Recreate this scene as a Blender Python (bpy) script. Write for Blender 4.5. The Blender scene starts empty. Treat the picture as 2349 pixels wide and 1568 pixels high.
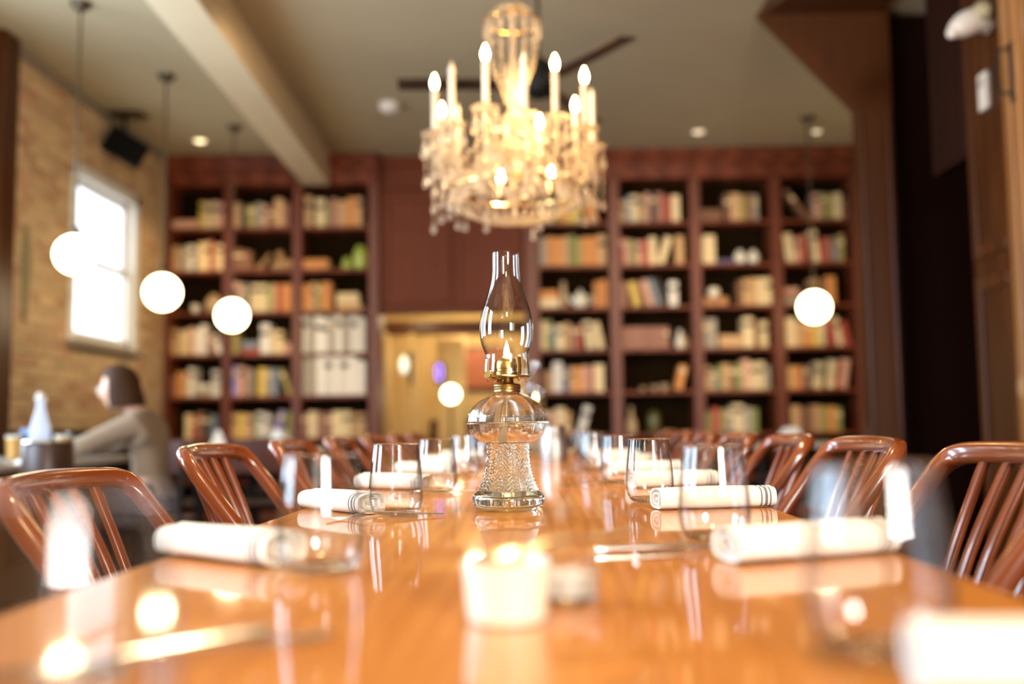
import bpy, math, random, re
from mathutils import Vector, Matrix, noise as mnoise

random.seed(7)
PI = math.pi
C = bpy.context.scene.collection
scene = bpy.context.scene

# ------------------------------------------------------------------ camera, world, lights, exposure
cam_d = bpy.data.cameras.new('camera')
cam = bpy.data.objects.new('camera', cam_d)
C.objects.link(cam)
cam_d.sensor_width = 36.0
cam_d.lens = 35.0
cam_d.clip_start = 0.02
cam_d.clip_end = 200
cam.matrix_world = (Matrix.Translation((0, 0, 0.9)) @ Matrix.Rotation(math.radians(0.77), 4, 'Z')
                    @ Matrix.Rotation(math.radians(90 + 4.78), 4, 'X') @ Matrix.Rotation(math.radians(-0.7), 4, 'Z'))
cam_d.dof.use_dof = True
cam_d.dof.focus_distance = 1.80
cam_d.dof.aperture_fstop = 1.45
scene.camera = cam

scene.view_settings.view_transform = 'Standard'
scene.view_settings.look = 'None'
scene.view_settings.gamma = 1
scene.view_settings.use_curve_mapping = False
scene.view_settings.exposure = 0.42

world = bpy.data.worlds.new('sky')
scene.world = world
world.use_nodes = True
wn = world.node_tree
wn.nodes['Background'].inputs[0].default_value = (0.86, 0.93, 1.0, 1)
wn.nodes['Background'].inputs[1].default_value = 2.6


def area_light(name, loc, rot, sx, sy, power, color):
    d = bpy.data.lights.new(name, 'AREA')
    d.shape = 'RECTANGLE'
    d.size, d.size_y = sx, sy
    d.energy = power
    d.color = color
    o = bpy.data.objects.new(name, d)
    C.objects.link(o)
    o.location = loc
    o.rotation_euler = rot
    return o


def point_light(name, loc, power, color, r=0.05):
    d = bpy.data.lights.new(name, 'POINT')
    d.energy = power
    d.color = color
    d.shadow_soft_size = r
    o = bpy.data.objects.new(name, d)
    C.objects.link(o)
    o.location = loc
    return o


def spot_light(name, loc, target, power, color, angle, r=0.05, blend=0.6):
    d = bpy.data.lights.new(name, 'SPOT')
    d.energy = power
    d.color = color
    d.spot_size = math.radians(angle)
    d.spot_blend = blend
    d.shadow_soft_size = r
    o = bpy.data.objects.new(name, d)
    C.objects.link(o)
    o.location = loc
    o.rotation_euler = (Vector(target) - Vector(loc)).to_track_quat('-Z', 'Y').to_euler()
    return o


WARM = (1.0, 0.66, 0.32)
TUNG = (1.0, 0.72, 0.42)
DAY = (0.60, 0.79, 1.0)
# daylight through the windows of the wall to the left and the wall behind the camera
for y, p in ((0.9, 125), (3.1, 120), (5.1, 65)):
    area_light('window_daylight', (-3.60, y, 2.0), (0, -PI / 2, 0), 2.0, 1.1, p, DAY)
area_light('window_daylight', (1.85, -3.15, 1.75), (PI / 2, 0, 0), 0.85, 1.1, 230, (1.0, 0.95, 0.88))
# ceiling downlights over the table, and unseen fill spots added to brighten the bookcases
for (x, y, p) in ((0.3, 1.6, 66), (-0.2, 3.2, 80), (0.2, 5.0, 80)):
    spot_light('ceiling_downlight', (x, y, 3.5), (x * 0.3, y + 0.3, 0.75), p * 3, TUNG, 70, 0.05)
point_light('rear_fill_light', (0.15, -0.9, 2.45), 78, WARM, 0.2)  # added warm fill for the ceiling, no fixture behind the camera
for (x, p, tx) in ((-1.2, 200, -2.6), (1.2, 285, 1.5)):
    spot_light('bookcase_fill_spot', (x, 4.9, 3.4), (tx, 9.6, 1.35), p, TUNG, 60, 0.06, 1.0)
for (x, y, p) in ((-3.0, 9.03, 10), (1.62, 9.0, 8)):
    spot_light('ceiling_downlight', (x, y - 0.05, 3.52), (x, 9.3, 0.5), p * 3, WARM, 80, 0.04)

# ------------------------------------------------------------------ materials


def new_mat(name):
    m = bpy.data.materials.new(name)
    m.use_nodes = True
    nt = m.node_tree
    b = nt.nodes['Principled BSDF']
    return m, nt, b


def mix_color(nt, fac, c1, c2):
    n = nt.nodes.new('ShaderNodeMix')
    n.data_type = 'RGBA'
    if isinstance(fac, (int, float)):
        n.inputs[0].default_value = fac
    else:
        nt.links.new(fac, n.inputs[0])
    for i, c in ((6, c1), (7, c2)):
        if isinstance(c, tuple):
            n.inputs[i].default_value = (*c, 1)
        else:
            nt.links.new(c, n.inputs[i])
    return n.outputs[2]


def plain(name, color, rough=0.5, metal=0.0, var=0.15, scale=12, coat=0.0, bump=0.0, rand=0.0, spec=0.5):
    m, nt, b = new_mat(name)
    tc = nt.nodes.new('ShaderNodeTexCoord')
    nz = nt.nodes.new('ShaderNodeTexNoise')
    nz.inputs['Scale'].default_value = scale
    nz.inputs['Detail'].default_value = 5
    nt.links.new(tc.outputs['Object'], nz.inputs['Vector'])
    dark = tuple(max(0, c * (1 - var)) for c in color)
    lite = tuple(min(1, c * (1 + var)) for c in color)
    col = mix_color(nt, nz.outputs['Fac'], dark, lite)
    if rand:
        oi = nt.nodes.new('ShaderNodeObjectInfo')
        hs = nt.nodes.new('ShaderNodeHueSaturation')
        mr = nt.nodes.new('ShaderNodeMapRange')
        mr.inputs[3].default_value = 1 - rand
        mr.inputs[4].default_value = 1 + rand
        nt.links.new(oi.outputs['Random'], mr.inputs[0])
        nt.links.new(mr.outputs[0], hs.inputs['Value'])
        nt.links.new(col, hs.inputs['Color'])
        col = hs.outputs[0]
    nt.links.new(col, b.inputs['Base Color'])
    b.inputs['Roughness'].default_value = rough
    b.inputs['Metallic'].default_value = metal
    b.inputs['Specular IOR Level'].default_value = spec
    if coat:
        b.inputs['Coat Weight'].default_value = coat
        b.inputs['Coat Roughness'].default_value = 0.08
    if bump:
        bp = nt.nodes.new('ShaderNodeBump')
        bp.inputs['Strength'].default_value = bump
        bp.inputs['Distance'].default_value = 0.004
        n2 = nt.nodes.new('ShaderNodeTexNoise')
        n2.inputs['Scale'].default_value = scale * 8
        n2.inputs['Detail'].default_value = 6
        nt.links.new(tc.outputs['Object'], n2.inputs['Vector'])
        nt.links.new(n2.outputs['Fac'], bp.inputs['Height'])
        nt.links.new(bp.outputs[0], b.inputs['Normal'])
    return m


def wood(name, dark, lite, rough=0.35, axis=(14, 1.0, 14), coat=0.0, bump=0.08, wscale=2.2, dist=6.0, coat_rough=0.08, spec=0.5):
    """long-grained wood: stretched noise warps a band pattern; axis gives the object-space stretch"""
    m, nt, b = new_mat(name)
    tc = nt.nodes.new('ShaderNodeTexCoord')
    mp = nt.nodes.new('ShaderNodeMapping')
    mp.inputs['Scale'].default_value = axis
    nt.links.new(tc.outputs['Object'], mp.inputs[0])
    n1 = nt.nodes.new('ShaderNodeTexNoise')
    n1.inputs['Scale'].default_value = wscale
    n1.inputs['Detail'].default_value = 8
    n1.inputs['Distortion'].default_value = 1.2
    nt.links.new(mp.outputs[0], n1.inputs['Vector'])
    wv = nt.nodes.new('ShaderNodeTexWave')
    wv.inputs['Scale'].default_value = wscale * 0.6
    wv.inputs['Distortion'].default_value = dist
    wv.inputs['Detail'].default_value = 4
    nt.links.new(mp.outputs[0], wv.inputs['Vector'])
    mth = nt.nodes.new('ShaderNodeMath')
    mth.operation = 'MULTIPLY'
    nt.links.new(n1.outputs['Fac'], mth.inputs[0])
    nt.links.new(wv.outputs['Fac'], mth.inputs[1])
    mr = nt.nodes.new('ShaderNodeMapRange')
    mr.inputs[1].default_value = 0.05
    mr.inputs[2].default_value = 0.6
    nt.links.new(mth.outputs[0], mr.inputs[0])
    nt.links.new(mix_color(nt, mr.outputs[0], dark, lite), b.inputs['Base Color'])
    b.inputs['Roughness'].default_value = rough
    b.inputs['Specular IOR Level'].default_value = spec
    if coat:
        b.inputs['Coat Weight'].default_value = coat
        b.inputs['Coat Roughness'].default_value = coat_rough
    if bump:
        bp = nt.nodes.new('ShaderNodeBump')
        bp.inputs['Strength'].default_value = bump
        bp.inputs['Distance'].default_value = 0.002
        nt.links.new(mth.outputs[0], bp.inputs['Height'])
        nt.links.new(bp.outputs[0], b.inputs['Normal'])
    return m


def emitter(name, color, strength):
    m, nt, b = new_mat(name)
    b.inputs['Base Color'].default_value = (*color, 1)
    b.inputs['Emission Color'].default_value = (*color, 1)
    b.inputs['Emission Strength'].default_value = strength
    return m


def thin_glass(name, tint=(1, 1, 1), rough=0.0, ior=1.5, edge=0.45):
    """thin-walled glass: Fresnel reflection over clear transmission"""
    m, nt, b = new_mat(name)
    nt.nodes.remove(b)
    out = nt.nodes['Material Output']
    tr = nt.nodes.new('ShaderNodeBsdfTransparent')
    tr.inputs[0].default_value = (*tint, 1)
    gl = nt.nodes.new('ShaderNodeBsdfGlossy')
    gl.inputs['Roughness'].default_value = rough
    # Schlick reflectance from |N.I|, the same from either side of the thin wall
    f0 = ((ior - 1) / (ior + 1)) ** 2
    ge = nt.nodes.new('ShaderNodeNewGeometry')
    dt = nt.nodes.new('ShaderNodeVectorMath')
    dt.operation = 'DOT_PRODUCT'
    nt.links.new(ge.outputs['Normal'], dt.inputs[0])
    nt.links.new(ge.outputs['Incoming'], dt.inputs[1])
    last = dt.outputs['Value']
    for op, v in (('ABSOLUTE', None), ('SUBTRACT', 1.0), ('POWER', 5.0), ('MULTIPLY_ADD', 1 - f0)):
        mt = nt.nodes.new('ShaderNodeMath')
        mt.operation = op
        mt.use_clamp = op != 'ABSOLUTE'
        if op == 'SUBTRACT':
            mt.inputs[0].default_value = v
            nt.links.new(last, mt.inputs[1])
        else:
            nt.links.new(last, mt.inputs[0])
            if v is not None:
                mt.inputs[1].default_value = v
            if op == 'MULTIPLY_ADD':
                mt.inputs[2].default_value = f0
        last = mt.outputs[0]
    # longer path through the wall near the rim of the silhouette: a little absorption
    pw_ = nt.nodes.new('ShaderNodeMath')
    pw_.operation = 'POWER'
    pw_.inputs[1].default_value = 3.0
    sb = nt.nodes.new('ShaderNodeMath')
    sb.operation = 'SUBTRACT'
    sb.inputs[0].default_value = 1.0
    sb.use_clamp = True
    nt.links.new(dt.outputs['Value'], sb.inputs[1])
    ab = nt.nodes.new('ShaderNodeMath')
    ab.operation = 'ABSOLUTE'
    nt.links.new(dt.outputs['Value'], ab.inputs[0])
    nt.links.new(ab.outputs[0], sb.inputs[1])
    nt.links.new(sb.outputs[0], pw_.inputs[0])
    nt.links.new(mix_color(nt, pw_.outputs[0], tint, tuple(q * edge for q in tint)), tr.inputs[0])
    mx = nt.nodes.new('ShaderNodeMixShader')
    nt.links.new(last, mx.inputs[0])
    nt.links.new(tr.outputs[0], mx.inputs[1])
    nt.links.new(gl.outputs[0], mx.inputs[2])
    nt.links.new(mx.outputs[0], out.inputs[0])
    return m


def solid_glass(name, tint=(1, 1, 1), ior=1.5, clear=0.12, rough=0.0):
    m, nt, b = new_mat(name)
    nt.nodes.remove(b)
    out = nt.nodes['Material Output']
    g = nt.nodes.new('ShaderNodeBsdfGlass')
    g.inputs['Color'].default_value = (*tint, 1)
    g.inputs['IOR'].default_value = ior
    g.inputs['Roughness'].default_value = rough
    tr = nt.nodes.new('ShaderNodeBsdfTransparent')
    mx = nt.nodes.new('ShaderNodeMixShader')
    mx.inputs[0].default_value = clear
    nt.links.new(g.outputs[0], mx.inputs[1])
    nt.links.new(tr.outputs[0], mx.inputs[2])
    nt.links.new(mx.outputs[0], out.inputs[0])
    return m


M = {}
M['table'] = wood('oiled_table_wood', (0.46, 0.165, 0.027), (0.55, 0.215, 0.041), rough=0.42, dist=13.0, axis=(11, 0.9, 11), coat=0.75, bump=0.02, coat_rough=0.05, spec=0.12)
M['table_leg'] = wood('dark_table_wood', (0.05, 0.02, 0.01), (0.11, 0.045, 0.02), rough=0.4, axis=(12, 12, 1))
M['chair'] = plain('polished_chair_wood', (0.165, 0.034, 0.006), 0.24, var=0.30, scale=9, coat=0.7)
M['dark_chair'] = plain('dark_red_chair_wood', (0.075, 0.016, 0.006), 0.35, var=0.3, scale=9, coat=0.2)
M['case'] = wood('mahogany_bookcase', (0.115, 0.022, 0.006), (0.21, 0.045, 0.014), rough=0.45, axis=(12, 12, 0.9), bump=0.04, spec=0.5)
M['shelf'] = wood('mahogany_shelf', (0.115, 0.022, 0.006), (0.21, 0.045, 0.014), rough=0.48, axis=(0.9, 12, 12), bump=0.05, spec=0.3)
M['overdoor'] = wood('red_brown_cupboard_wood', (0.125, 0.027, 0.009), (0.21, 0.050, 0.018), rough=0.55, axis=(12, 12, 0.9), bump=0.04, spec=0.2)
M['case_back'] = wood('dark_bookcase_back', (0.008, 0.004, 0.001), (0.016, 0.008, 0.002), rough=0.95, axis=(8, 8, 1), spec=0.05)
M['panel'] = wood('brown_wall_panel', (0.050, 0.013, 0.002), (0.10, 0.028, 0.005), rough=0.36, axis=(10, 10, 0.7), bump=0.05, spec=0.3)
M['dark_panel'] = wood('near_black_panel', (0.010, 0.0018, 0.0006), (0.022, 0.004, 0.001), spec=0.15, rough=0.6, axis=(10, 10, 0.7))
M['oak'] = wood('golden_oak_trim', (0.26, 0.11, 0.03), (0.42, 0.19, 0.06), rough=0.35, axis=(12, 12, 0.8), coat=0.2)
M['floor'] = wood('dark_floor_board', (0.02, 0.009, 0.004), (0.05, 0.022, 0.010), rough=0.45, axis=(14, 0.9, 14))
M['ceiling'] = plain('warm_grey_ceiling_paint', (0.43, 0.355, 0.225), 0.75, var=0.05, scale=3, bump=0.1)
M['beam'] = plain('cream_beam_paint', (0.58, 0.47, 0.31), 0.42, var=0.05, scale=4, bump=0.1)
M['plaster'] = plain('ochre_plaster', (0.55, 0.36, 0.15), 0.8, var=0.12, scale=5, bump=0.2)
M['rear_plaster'] = plain('cream_plaster', (0.55, 0.46, 0.33), 0.85, var=0.06, scale=5)
M['mortar'] = plain('sandy_mortar', (0.46, 0.33, 0.20), 0.95, var=0.25, scale=18, bump=0.5)
M['white_paint'] = plain('white_gloss_paint', (0.75, 0.75, 0.74), 0.4, var=0.05)
M['grey_stone'] = plain('grey_sill_stone', (0.25, 0.20, 0.15), 0.7, var=0.2)
M['black'] = plain('matt_black_plastic', (0.005, 0.0045, 0.004), 0.6, var=0.2, spec=0.25)
M['white_plastic'] = plain('off_white_plastic', (0.72, 0.66, 0.58), 0.45, var=0.03)
M['brass'] = plain('aged_brass', (0.40, 0.27, 0.10), 0.34, metal=1.0, var=0.25, scale=60)
M['bright_brass'] = plain('polished_brass', (0.85, 0.60, 0.25), 0.18, metal=1.0, var=0.1, scale=60)
M['steel'] = plain('polished_steel', (0.72, 0.70, 0.66), 0.16, metal=1.0, var=0.05)
M['dull_steel'] = plain('brushed_grey_steel', (0.40, 0.38, 0.36), 0.42, metal=1.0, var=0.08)
M['spoon_metal'] = plain('pale_gilt_spoon_metal', (0.90, 0.76, 0.52), 0.30, metal=1.0, var=0.05)
M['bronze'] = plain('dark_bronze', (0.10, 0.075, 0.045), 0.4, metal=0.8, var=0.2)
M['fan'] = wood('dark_fan_wood', (0.020, 0.010, 0.006), (0.045, 0.022, 0.012), rough=0.4, axis=(1, 12, 12))
M['napkin'] = plain('white_cotton', (0.80, 0.77, 0.70), 0.9, var=0.04, scale=30, bump=0.25)
M['stripe'] = plain('charcoal_thread', (0.16, 0.16, 0.17), 0.9, var=0.2, scale=60)
M['ceramic'] = plain('cream_ceramic', (0.82, 0.76, 0.60), 0.25, var=0.03, coat=0.5)
M['salt'] = plain('coarse_salt', (0.85, 0.82, 0.74), 0.8, var=0.2, scale=150, bump=0.8)
M['glass'] = thin_glass('clear_thin_glass', (0.985, 0.985, 0.98), ior=1.5)
M['glass_base'] = solid_glass('clear_thick_glass', (0.99, 0.985, 0.97), 1.48, 0.25)
M['chimney'] = thin_glass('lamp_chimney_glass', (0.98, 0.975, 0.96), ior=1.55)
M['lamp_glass'] = solid_glass('pressed_lamp_glass', (0.975, 1.0, 0.97), 1.48, 0.04)
M['font_glass'] = solid_glass('clear_font_glass', (0.985, 0.985, 0.97), 1.42, 0.10)
M['oil'] = solid_glass('clear_lamp_oil', (1.0, 0.985, 0.95), 1.43, 0.12)
M['crystal'] = solid_glass('cut_crystal', (1.0, 0.95, 0.86), 1.55, 0.18, 0.05)
_nt = M['crystal'].node_tree
_tl = _nt.nodes.new('ShaderNodeBsdfTranslucent')
_tl.inputs[0].default_value = (0.86, 0.74, 0.58, 1)
_df = _nt.nodes.new('ShaderNodeBsdfDiffuse')
_df.inputs[0].default_value = (0.86, 0.74, 0.58, 1)
_m1, _m2 = _nt.nodes.new('ShaderNodeMixShader'), _nt.nodes.new('ShaderNodeMixShader')
_out = _nt.nodes['Material Output']
_src = _out.inputs[0].links[0].from_socket
_nt.links.new(_tl.outputs[0], _m1.inputs[1])
_nt.links.new(_df.outputs[0], _m1.inputs[2])
_m2.inputs[0].default_value = 0.22
_nt.links.new(_src, _m2.inputs[1])
_nt.links.new(_m1.outputs[0], _m2.inputs[2])
_nt.links.new(_m2.outputs[0], _out.inputs[0])
M['pane'] = thin_glass('window_pane_glass', (0.97, 0.98, 0.99), edge=0.95)
M['wick'] = plain('cotton_wick', (0.55, 0.45, 0.32), 0.9)
M['flame'] = emitter('lamp_flame', (1.0, 0.62, 0.22), 28)
M['bulb_on'] = emitter('lit_flame_bulb', (1.0, 0.66, 0.28), 55)
M['bulb_off'] = plain('unlit_frosted_bulb', (0.70, 0.60, 0.46), 0.3)
M['candle_sleeve'] = plain('ivory_candle_sleeve', (0.78, 0.66, 0.50), 0.4, var=0.04)
M['globe'] = emitter('opal_globe_glow', (1.0, 0.82, 0.48), 11.0)
M['globe_day'] = emitter('warm_recessed_lamp', (1.0, 0.78, 0.42), 2.2)
M['dim_lamp'] = emitter('dim_recessed_lamp', (1.0, 0.80, 0.52), 0.75)
M['neon'] = emitter('violet_neon', (0.34, 0.22, 1.0), 2.6)
M['back_lamp'] = emitter('back_room_lamp', (1.0, 0.92, 0.55), 9.0)
M['green_glass'] = plain('lime_green_glaze', (0.42, 0.52, 0.10), 0.25, var=0.12, coat=0.4)
M['tan_clay'] = plain('tan_stoneware', (0.52, 0.36, 0.20), 0.6, var=0.2, scale=25)
M['drift'] = wood('carved_light_wood', (0.36, 0.20, 0.08), (0.55, 0.33, 0.14), rough=0.6, axis=(4, 12, 12))
M['skin'] = plain('warm_skin', (0.62, 0.36, 0.25), 0.5, var=0.06, scale=20)
M['hair'] = plain('brown_hair', (0.040, 0.014, 0.003), 0.6, var=0.4, scale=50, spec=0.2)
M['sweater'] = plain('taupe_knit', (0.25, 0.175, 0.115), 0.95, var=0.12, scale=60, bump=0.4)
M['trousers'] = plain('dark_cloth', (0.03, 0.03, 0.04), 0.9, var=0.2)
M['eye'] = plain('eye_white', (0.75, 0.73, 0.70), 0.2)
M['iris'] = plain('dark_iris', (0.04, 0.025, 0.015), 0.2)
M['lips'] = plain('rose_lips', (0.50, 0.20, 0.17), 0.5)
M['pages'] = plain('aged_page_edges', (0.62, 0.52, 0.36), 0.9, var=0.15, scale=80)
M['beer'] = plain('golden_beer', (0.65, 0.36, 0.06), 0.15, var=0.1)
M['foam'] = plain('beer_foam', (0.82, 0.78, 0.66), 0.9)
M['water_bottle'] = solid_glass('frosted_bottle_glass', (0.90, 0.93, 0.97), 1.3, 0.35, 0.12)
_nt = M['water_bottle'].node_tree
_tl = _nt.nodes.new('ShaderNodeBsdfTranslucent')
_tl.inputs[0].default_value = (0.80, 0.83, 0.90, 1)
_df = _nt.nodes.new('ShaderNodeBsdfDiffuse')
_df.inputs[0].default_value = (0.80, 0.83, 0.90, 1)
_m1, _m2 = _nt.nodes.new('ShaderNodeMixShader'), _nt.nodes.new('ShaderNodeMixShader')
_out = _nt.nodes['Material Output']
_src = _out.inputs[0].links[0].from_socket
_nt.links.new(_tl.outputs[0], _m1.inputs[1])
_nt.links.new(_df.outputs[0], _m1.inputs[2])
_m2.inputs[0].default_value = 0.55
_nt.links.new(_src, _m2.inputs[1])
_nt.links.new(_m1.outputs[0], _m2.inputs[2])
_nt.links.new(_m2.outputs[0], _out.inputs[0])
M['paper_label'] = plain('grey_paper_label', (0.55, 0.56, 0.60), 0.7)
M['leather'] = plain('dark_brown_leather', (0.045, 0.018, 0.010), 0.4, var=0.2, scale=30)
M['side_top'] = wood('pale_side_table_wood', (0.40, 0.33, 0.26), (0.58, 0.50, 0.42), rough=0.3, axis=(12, 1, 12), coat=0.6)
M['picture'] = plain('russet_print', (0.35, 0.10, 0.04), 0.6, var=0.4, scale=9)
M['tan_wall'] = plain('tan_back_room_wall', (0.58, 0.42, 0.20), 0.8, var=0.08, scale=4)
M['box'] = wood('tan_wooden_box', (0.40, 0.17, 0.05), (0.55, 0.25, 0.08), rough=0.5, axis=(1, 9, 9))

bk = dict(c=('cream', (0.78, 0.60, 0.33)), w=('white', (0.80, 0.74, 0.64)), t=('tan', (0.56, 0.33, 0.15)), o=('orange', (0.68, 0.27, 0.07)),
          r=('red', (0.42, 0.07, 0.04)), p=('pink', (0.66, 0.36, 0.24)), b=('brown', (0.23, 0.10, 0.045)), y=('yellow', (0.70, 0.48, 0.10)),
          g=('green', (0.24, 0.26, 0.07)), e=('grey', (0.38, 0.32, 0.24)), u=('slate blue', (0.22, 0.26, 0.30)), k=('black', (0.035, 0.028, 0.022)),
          v=('lilac', (0.36, 0.30, 0.60)), l=('olive', (0.36, 0.28, 0.08)), n=('navy', (0.10, 0.10, 0.20)), m=('maroon', (0.36, 0.17, 0.11)))
for k, (nm, col) in bk.items():
    M['book_' + k] = plain(nm.replace(' ', '_') + '_book_cloth', col, 0.65, var=0.14, scale=18, rand=0.13)
BRICK = plain('old_buff_brick', (0.56, 0.39, 0.22), 0.92, var=0.28, scale=10, bump=0.5, rand=0.16)
BRICK_RED = plain('old_red_brick', (0.50, 0.30, 0.17), 0.92, var=0.3, scale=10, bump=0.5, rand=0.15)

# ------------------------------------------------------------------ mesh helpers


class MB:
    """collects vertices and faces; build() links them as ONE mesh object"""

    def __init__(s):
        s.v, s.f, s.m = [], [], []

    def add(s, verts, faces, mi=0):
        o = len(s.v)
        s.v += [tuple(v) for v in verts]
        s.f += [tuple(i + o for i in f) for f in faces]
        s.m += [mi] * len(faces)
        return s

    def box(s, x0, x1, y0, y1, z0, z1, c=0.0, mi=0, mat=None):
        if c <= 0:
            vs = [(x0, y0, z0), (x1, y0, z0), (x1, y1, z0), (x0, y1, z0), (x0, y0, z1), (x1, y0, z1), (x1, y1, z1), (x0, y1, z1)]
            fs = [(0, 3, 2, 1), (4, 5, 6, 7), (0, 1, 5, 4), (1, 2, 6, 5), (2, 3, 7, 6), (3, 0, 4, 7)]
        else:
            c = min(c, (x1 - x0) * .45, (y1 - y0) * .45, (z1 - z0) * .45)
            vs, idx = [], {}
            X, Y, Z = (x0, x1), (y0, y1), (z0, z1)
            S = (1, -1)
            for i in (0, 1):
                for j in (0, 1):
                    for k in (0, 1):
                        p = (X[i], Y[j], Z[k])
                        for a in range(3):
                            q = [p[0] + S[i] * c, p[1] + S[j] * c, p[2] + S[k] * c]
                            q[a] = p[a]
                            idx[(i, j, k, a)] = len(vs)
                            vs.append(tuple(q))
            fs = []
            for a in range(3):
                b_, c_ = [t for t in range(3) if t != a]
                for side in (0, 1):
                    q = []
                    for (u, w) in ((0, 0), (1, 0), (1, 1), (0, 1)):
                        t = [0, 0, 0]
                        t[a], t[b_], t[c_] = side, u, w
                        q.append(idx[(*t, a)])
                    fs.append(tuple(q))
            for a in range(3):
                b_, c_ = [t for t in range(3) if t != a]
                for u in (0, 1):
                    for w in (0, 1):
                        t0, t1 = [0, 0, 0], [0, 0, 0]
                        t0[b_] = t1[b_] = u
                        t0[c_] = t1[c_] = w
                        t1[a] = 1
                        fs.append((idx[(*t0, b_)], idx[(*t1, b_)], idx[(*t1, c_)], idx[(*t0, c_)]))
            for i in (0, 1):
                for j in (0, 1):
                    for k in (0, 1):
                        fs.append(tuple(idx[(i, j, k, a)] for a in range(3)))
        if mat is not None:
            vs = [tuple(mat @ Vector(v)) for v in vs]
        return s.add(vs, fs, mi)

    def lathe(s, prof, n=32, center=(0, 0, 0), mi=0, mod=None, close=False):
        """revolve (r, z) points; mod(theta, i, r, z) may change the radius"""
        vs, fs = [], []
        rows = []
        for i, (r, z) in enumerate(prof):
            if r < 1e-6:
                rows.append([len(vs)])
                vs.append((center[0], center[1], center[2] + z))
                continue
            row = []
            for k in range(n):
                t = 2 * PI * k / n
                rr = mod(t, i, r, z) if mod else r
                row.append(len(vs))
                vs.append((center[0] + rr * math.cos(t), center[1] + rr * math.sin(t), center[2] + z))
            rows.append(row)
        pairs = list(zip(rows, rows[1:]))
        if close:
            pairs.append((rows[-1], rows[0]))
        for a, b in pairs:
            for k in range(n):
                k2 = (k + 1) % n
                if len(a) == 1 and len(b) == 1:
                    continue
                if len(a) == 1:
                    fs.append((a[0], b[k2], b[k]))
                elif len(b) == 1:
                    fs.append((a[k], a[k2], b[0]))
                else:
                    fs.append((a[k], a[k2], b[k2], b[k]))
        return s.add(vs, fs, mi)

    def sweep(s, path, w, h=None, ref=(0, 1, 0), n=12, power=2.0, mi=0, caps=True, scale=None):
        """sweep a (super)elliptic section along a path; w across, h along ref"""
        h = w if h is None else h
        P = [Vector(p) for p in path]
        vs, fs = [], []
        L = len(P)
        for i, p in enumerate(P):
            t = (P[min(i + 1, L - 1)] - P[max(i - 1, 0)])
            t = t.normalized() if t.length > 1e-9 else Vector((0, 0, 1))
            b = Vector(ref)
            b = b - t * b.dot(t)
            if b.length < 1e-4:
                b = Vector((1, 0, 0)) - t * t.x
            b.normalize()
            a = t.cross(b)
            sc = scale[i] if scale else 1.0
            for k in range(n):
                th = 2 * PI * (k + .5) / n
                ca, sa = math.cos(th), math.sin(th)
                e = 2.0 / power
                ca2 = math.copysign(abs(ca) ** e, ca)
                sa2 = math.copysign(abs(sa) ** e, sa)
                vs.append(p + a * (ca2 * w * .5 * sc) + b * (sa2 * h * .5 * sc))
        for i in range(L - 1):
            for k in range(n):
                k2 = (k + 1) % n
                fs.append((i * n + k, i * n + k2, (i + 1) * n + k2, (i + 1) * n + k))
        if caps:
            fs.append(tuple(range(n - 1, -1, -1)))
            fs.append(tuple((L - 1) * n + k for k in range(n)))
        return s.add(vs, fs, mi)

    def ball(s, c, r, seg=12, ring=8, mi=0, sq=(1, 1, 1)):
        prof = [(r * math.sin(PI * i / ring), -r * math.cos(PI * i / ring)) for i in range(ring + 1)]
        prof[0] = (0, -r)
        prof[-1] = (0, r)
        o = len(s.v)
        s.lathe(prof, seg, (0, 0, 0), mi)
        for i in range(o, len(s.v)):
            x, y, z = s.v[i]
            s.v[i] = (c[0] + x * sq[0], c[1] + y * sq[1], c[2] + z * sq[2])
        return s

    def prism(s, poly, y0, y1, mi=0):
        """extrude an (x, z) polygon between two y planes"""
        n = len(poly)
        vs = [(x, y0, z) for x, z in poly] + [(x, y1, z) for x, z in poly]
        fs = [tuple(range(n)), tuple(range(2 * n - 1, n - 1, -1))]
        for i in range(n):
            j = (i + 1) % n
            fs.append((i, i + n, j + n, j))
        return s.add(vs, fs, mi)

    def mesh(s, name, mats, smooth=False, ang=40):
        me = bpy.data.meshes.new(name)
        me.from_pydata(s.v, [], s.f)
        for m in (mats if isinstance(mats, (list, tuple)) else [mats]):
            me.materials.append(m)
        if any(s.m):
            me.polygons.foreach_set('material_index', s.m)
        bmesh_fix(me)
        if smooth:
            me.polygons.foreach_set('use_smooth', [True] * len(me.polygons))
            try:
                me.set_sharp_from_angle(angle=math.radians(ang))
            except Exception:
                pass
        me.update()
        return me

    def build(s, name, mats, parent=None, smooth=False, loc=None, ang=40):
        o = bpy.data.objects.new(name, s.mesh(name, mats, smooth, ang))
        C.objects.link(o)
        if parent is not None:
            o.parent = parent
        if loc is not None:
            o.location = loc
        return o


import bmesh


def bmesh_fix(me):
    b = bmesh.new()
    b.from_mesh(me)
    bmesh.ops.recalc_face_normals(b, faces=b.faces)
    b.to_mesh(me)
    b.free()


def tag(o, label=None, cat=None, group=None, kind=None):
    if label:
        o['label'] = label
    if cat:
        o['category'] = cat
    if group:
        o['group'] = group
    if kind:
        o['kind'] = kind
    return o


def thing(name, label, cat, loc=(0, 0, 0), rz=0.0, group=None):
    o = bpy.data.objects.new(name, None)
    o.empty_display_size = 0.1
    C.objects.link(o)
    o.location = loc
    o.rotation_euler = (0, 0, rz)
    return tag(o, label, cat, group)


def struct(name, mb, mats, **k):
    return tag(mb.build(name, mats, **k), kind='structure')


def dup(root, loc, rz=None, label=None):
    r = root.copy()
    C.objects.link(r)
    r.location = loc
    if rz is not None:
        r.rotation_euler = (0, 0, rz)
    if label:
        r['label'] = label
    for ch in list(root.children):
        c = ch.copy()
        C.objects.link(c)
        c.parent = r
        for g in list(ch.children):
            d = g.copy()
            C.objects.link(d)
            d.parent = c
    return r


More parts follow.
